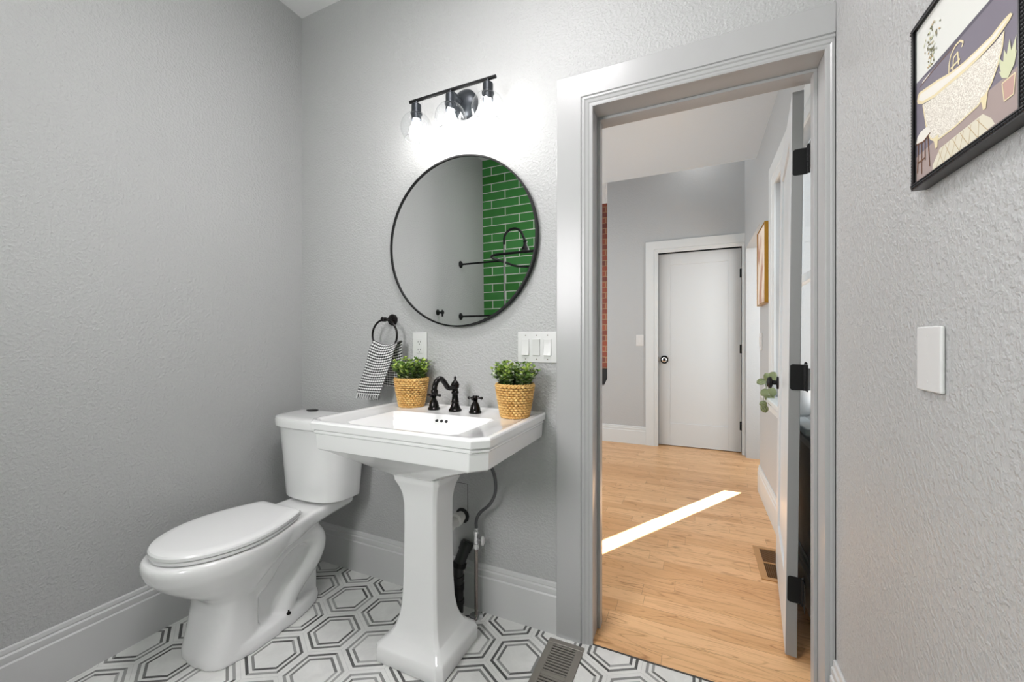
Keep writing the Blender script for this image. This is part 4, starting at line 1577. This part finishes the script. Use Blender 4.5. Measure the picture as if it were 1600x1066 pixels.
sp_ = thing('potted_plant', (0.424, 2.235, SZT), 'white pot with dark liner and small plant seen through the door hinge gap', 'plant')
m = MB()
m.lathe(0.424, 2.235, [(0.040, SZT), (0.048, SZT + 0.01), (0.053, SZT + 0.118), (0.049, SZT + 0.118), (0.047, SZT + 0.105)], 28)
m.build('pot', 'plate', sp_)
m = MB()
m.lathe(0.424, 2.235, [(0.0465, SZT + 0.106), (0.0475, SZT + 0.215), (0.044, SZT + 0.215), (0.042, SZT + 0.20)], 28)
m.build('liner', 'black', sp_)
m = MB()
rnd = random.Random(2)
uvl = m.bm.loops.layers.uv.new('UVMap')
for i in range(26):
    a = rnd.uniform(0, 2 * PI)
    q = rnd.random() * 0.055
    z = SZT + 0.20 + rnd.uniform(0.0, 0.055)
    big_leaf(m, uvl, (0.424 - abs(q * math.cos(a)) * 0.5, 2.235 + q * math.sin(a) * 1.4, z), (math.cos(a), math.sin(a), 0.4), (0, 0, 1), 0.035, 0.012)
m.build('foliage', 'leafm', sp_)

# ================================================================ bath and shower on the tiled side (seen in the mirror)
tub = thing('bathtub', (-1.02, -0.22, 0), 'white freestanding bathtub along the green tiled wall', 'bathtub')
m = MB()


def oval(z, hx, hy, n=48, e=2.6):
    r = []
    for i in range(n):
        a = 2 * PI * i / n
        c, s = math.cos(a), math.sin(a)
        r.append((-1.05 + hx * math.copysign(abs(c) ** (2 / e), c), -0.22 + hy * math.copysign(abs(s) ** (2 / e), s), z))
    return r


m.loft([oval(0.12, 0.50, 0.20), oval(0.16, 0.58, 0.25), oval(0.35, 0.66, 0.31), oval(0.55, 0.70, 0.335), oval(0.575, 0.73, 0.36), oval(0.59, 0.735, 0.365), oval(0.60, 0.72, 0.35), oval(0.585, 0.67, 0.30), oval(0.40, 0.60, 0.26), oval(0.20, 0.50, 0.19)])
m.build('shell', 'porc', tub)
for sx_ in (-1, 1):
    for sy in (-1, 1):
        m = MB()
        cx, cy = -1.05 + sx_ * 0.44, -0.22 + sy * 0.19
        m.tube(smooth_path([(cx, cy, 0.15), (cx + sx_ * 0.02, cy + sy * 0.03, 0.10), (cx + sx_ * 0.01, cy + sy * 0.02, 0.05), (cx + sx_ * 0.02, cy + sy * 0.03, 0.0205)], 4), 0.02, 10)
        m.build('foot', 'black', tub)
sh = thing('shower_set', (-1.5, -0.15, 0.6), 'black shower riser with curved arm and rounded curtain ring reflected in the mirror', 'shower')
m = MB()
rx, ry = -1.505, -0.155
m.tube(smooth_path([(rx, ry, 0.55), (rx, ry, 1.0), (rx, ry, 1.6), (rx, ry, 1.94)], 4), 0.0085, 12)
m.build('riser', 'riser', sh)
m = MB()
arc = [(rx, ry, 1.94)] + [(rx + 0.088 - 0.088 * math.cos(PI * i / 14), ry, 1.98 + 0.088 * math.sin(PI * i / 14)) for i in range(13)]
arc += [(rx + 0.195, ry, 1.955)]
m.tube(smooth_path(arc, 3), 0.0105, 12)
m.lathe(rx + 0.196, ry, [(0.012, 1.958), (0.020, 1.948), (0.014, 1.935), (0.016, 1.925), (0.020, 1.908), (0.030, 1.893), (0.033, 1.883), (0.033, 1.875), (0.028, 1.872)], 24)
m.build('shower_arm', 'black', sh)
m = MB()
cz = 1.806
ring = []
for (cx, cy, a0) in ((-0.55, -0.02, 0), (-1.42, -0.02, 90), (-1.42, -0.44, 180), (-0.55, -0.44, 270)):
    for k in range(9):
        a = math.radians(a0 + 90 * k / 8)
        ring.append((cx + 0.125 * math.cos(a), cy + 0.125 * math.sin(a), cz))
m.tube(ring, 0.0105, 12, closed=True)
m.build('curtain_ring', 'black', sh)
for (y, z, x1) in ((-0.165, cz, -1.545), (-0.155, 1.333, rx)):
    m = MB()
    m.cyl((XL + 0.001, y, z), (x1, y, z), 0.0085, 12)
    m.lathe(y, z, [(0.032, XL + 0.0005), (0.031, XL + 0.006), (0.016, XL + 0.016), (0.010, XL + 0.022)], 24, 'x')
    m.build('wall_brace', 'black', sh)
rh = thing('robe_hook', (XL, 0.204, 1.355), 'small black robe hook on the grey wall reflected at the mirror bottom', 'hook')
m = MB()
m.lathe(0.204, 1.355, [(0.025, XL + 0.0004), (0.024, XL + 0.006), (0.010, XL + 0.010), (0.009, XL + 0.040), (0.016, XL + 0.043), (0.016, XL + 0.055), (0.009, XL + 0.060)], 24, 'x')
m.cyl((XL + 0.048, 0.204, 1.375), (XL + 0.048, 0.204, 1.32), 0.007, 12)
m.build('hook', 'black', rh)

# ================================================================ ceiling lamps out of view: two added as fill, one hall downlight
cl = thing('ceiling_lamp', (-0.60, 0.62, ZC), 'round white flush ceiling lamp added unseen to light the bathroom', 'lamp')
m = MB()
m.lathe(-0.60, 0.62, [(0.27, ZC - 0.0005), (0.27, ZC - 0.04), (0.25, ZC - 0.05)], 40)
m.build('housing', 'trim', cl)
m = MB()
m.lathe(-0.60, 0.62, [(0.248, ZC - 0.050), (0.24, ZC - 0.075), (0.12, ZC - 0.09), (0.001, ZC - 0.092)], 40)
m.build('diffuser', 'diffuser', cl)
dl = thing('ceiling_lamp', (0.0, 4.25, HIGHZ), 'small recessed downlight in the high hall ceiling', 'lamp')
m = MB()
m.lathe(0.0, 4.25, [(0.085, HIGHZ - 0.0005), (0.085, HIGHZ - 0.006), (0.07, HIGHZ - 0.008)], 32)
m.build('trim_ring', 'trim', dl)
ll = thing('ceiling_lamp', (-0.9, 2.9, LOWZ), 'flat white ceiling lamp added unseen to light the low part of the hall', 'lamp')
m = MB()
m.lathe(-0.9, 2.9, [(0.16, LOWZ - 0.0005), (0.16, LOWZ - 0.02), (0.15, LOWZ - 0.028)], 32)
m.build('housing', 'trim', ll)
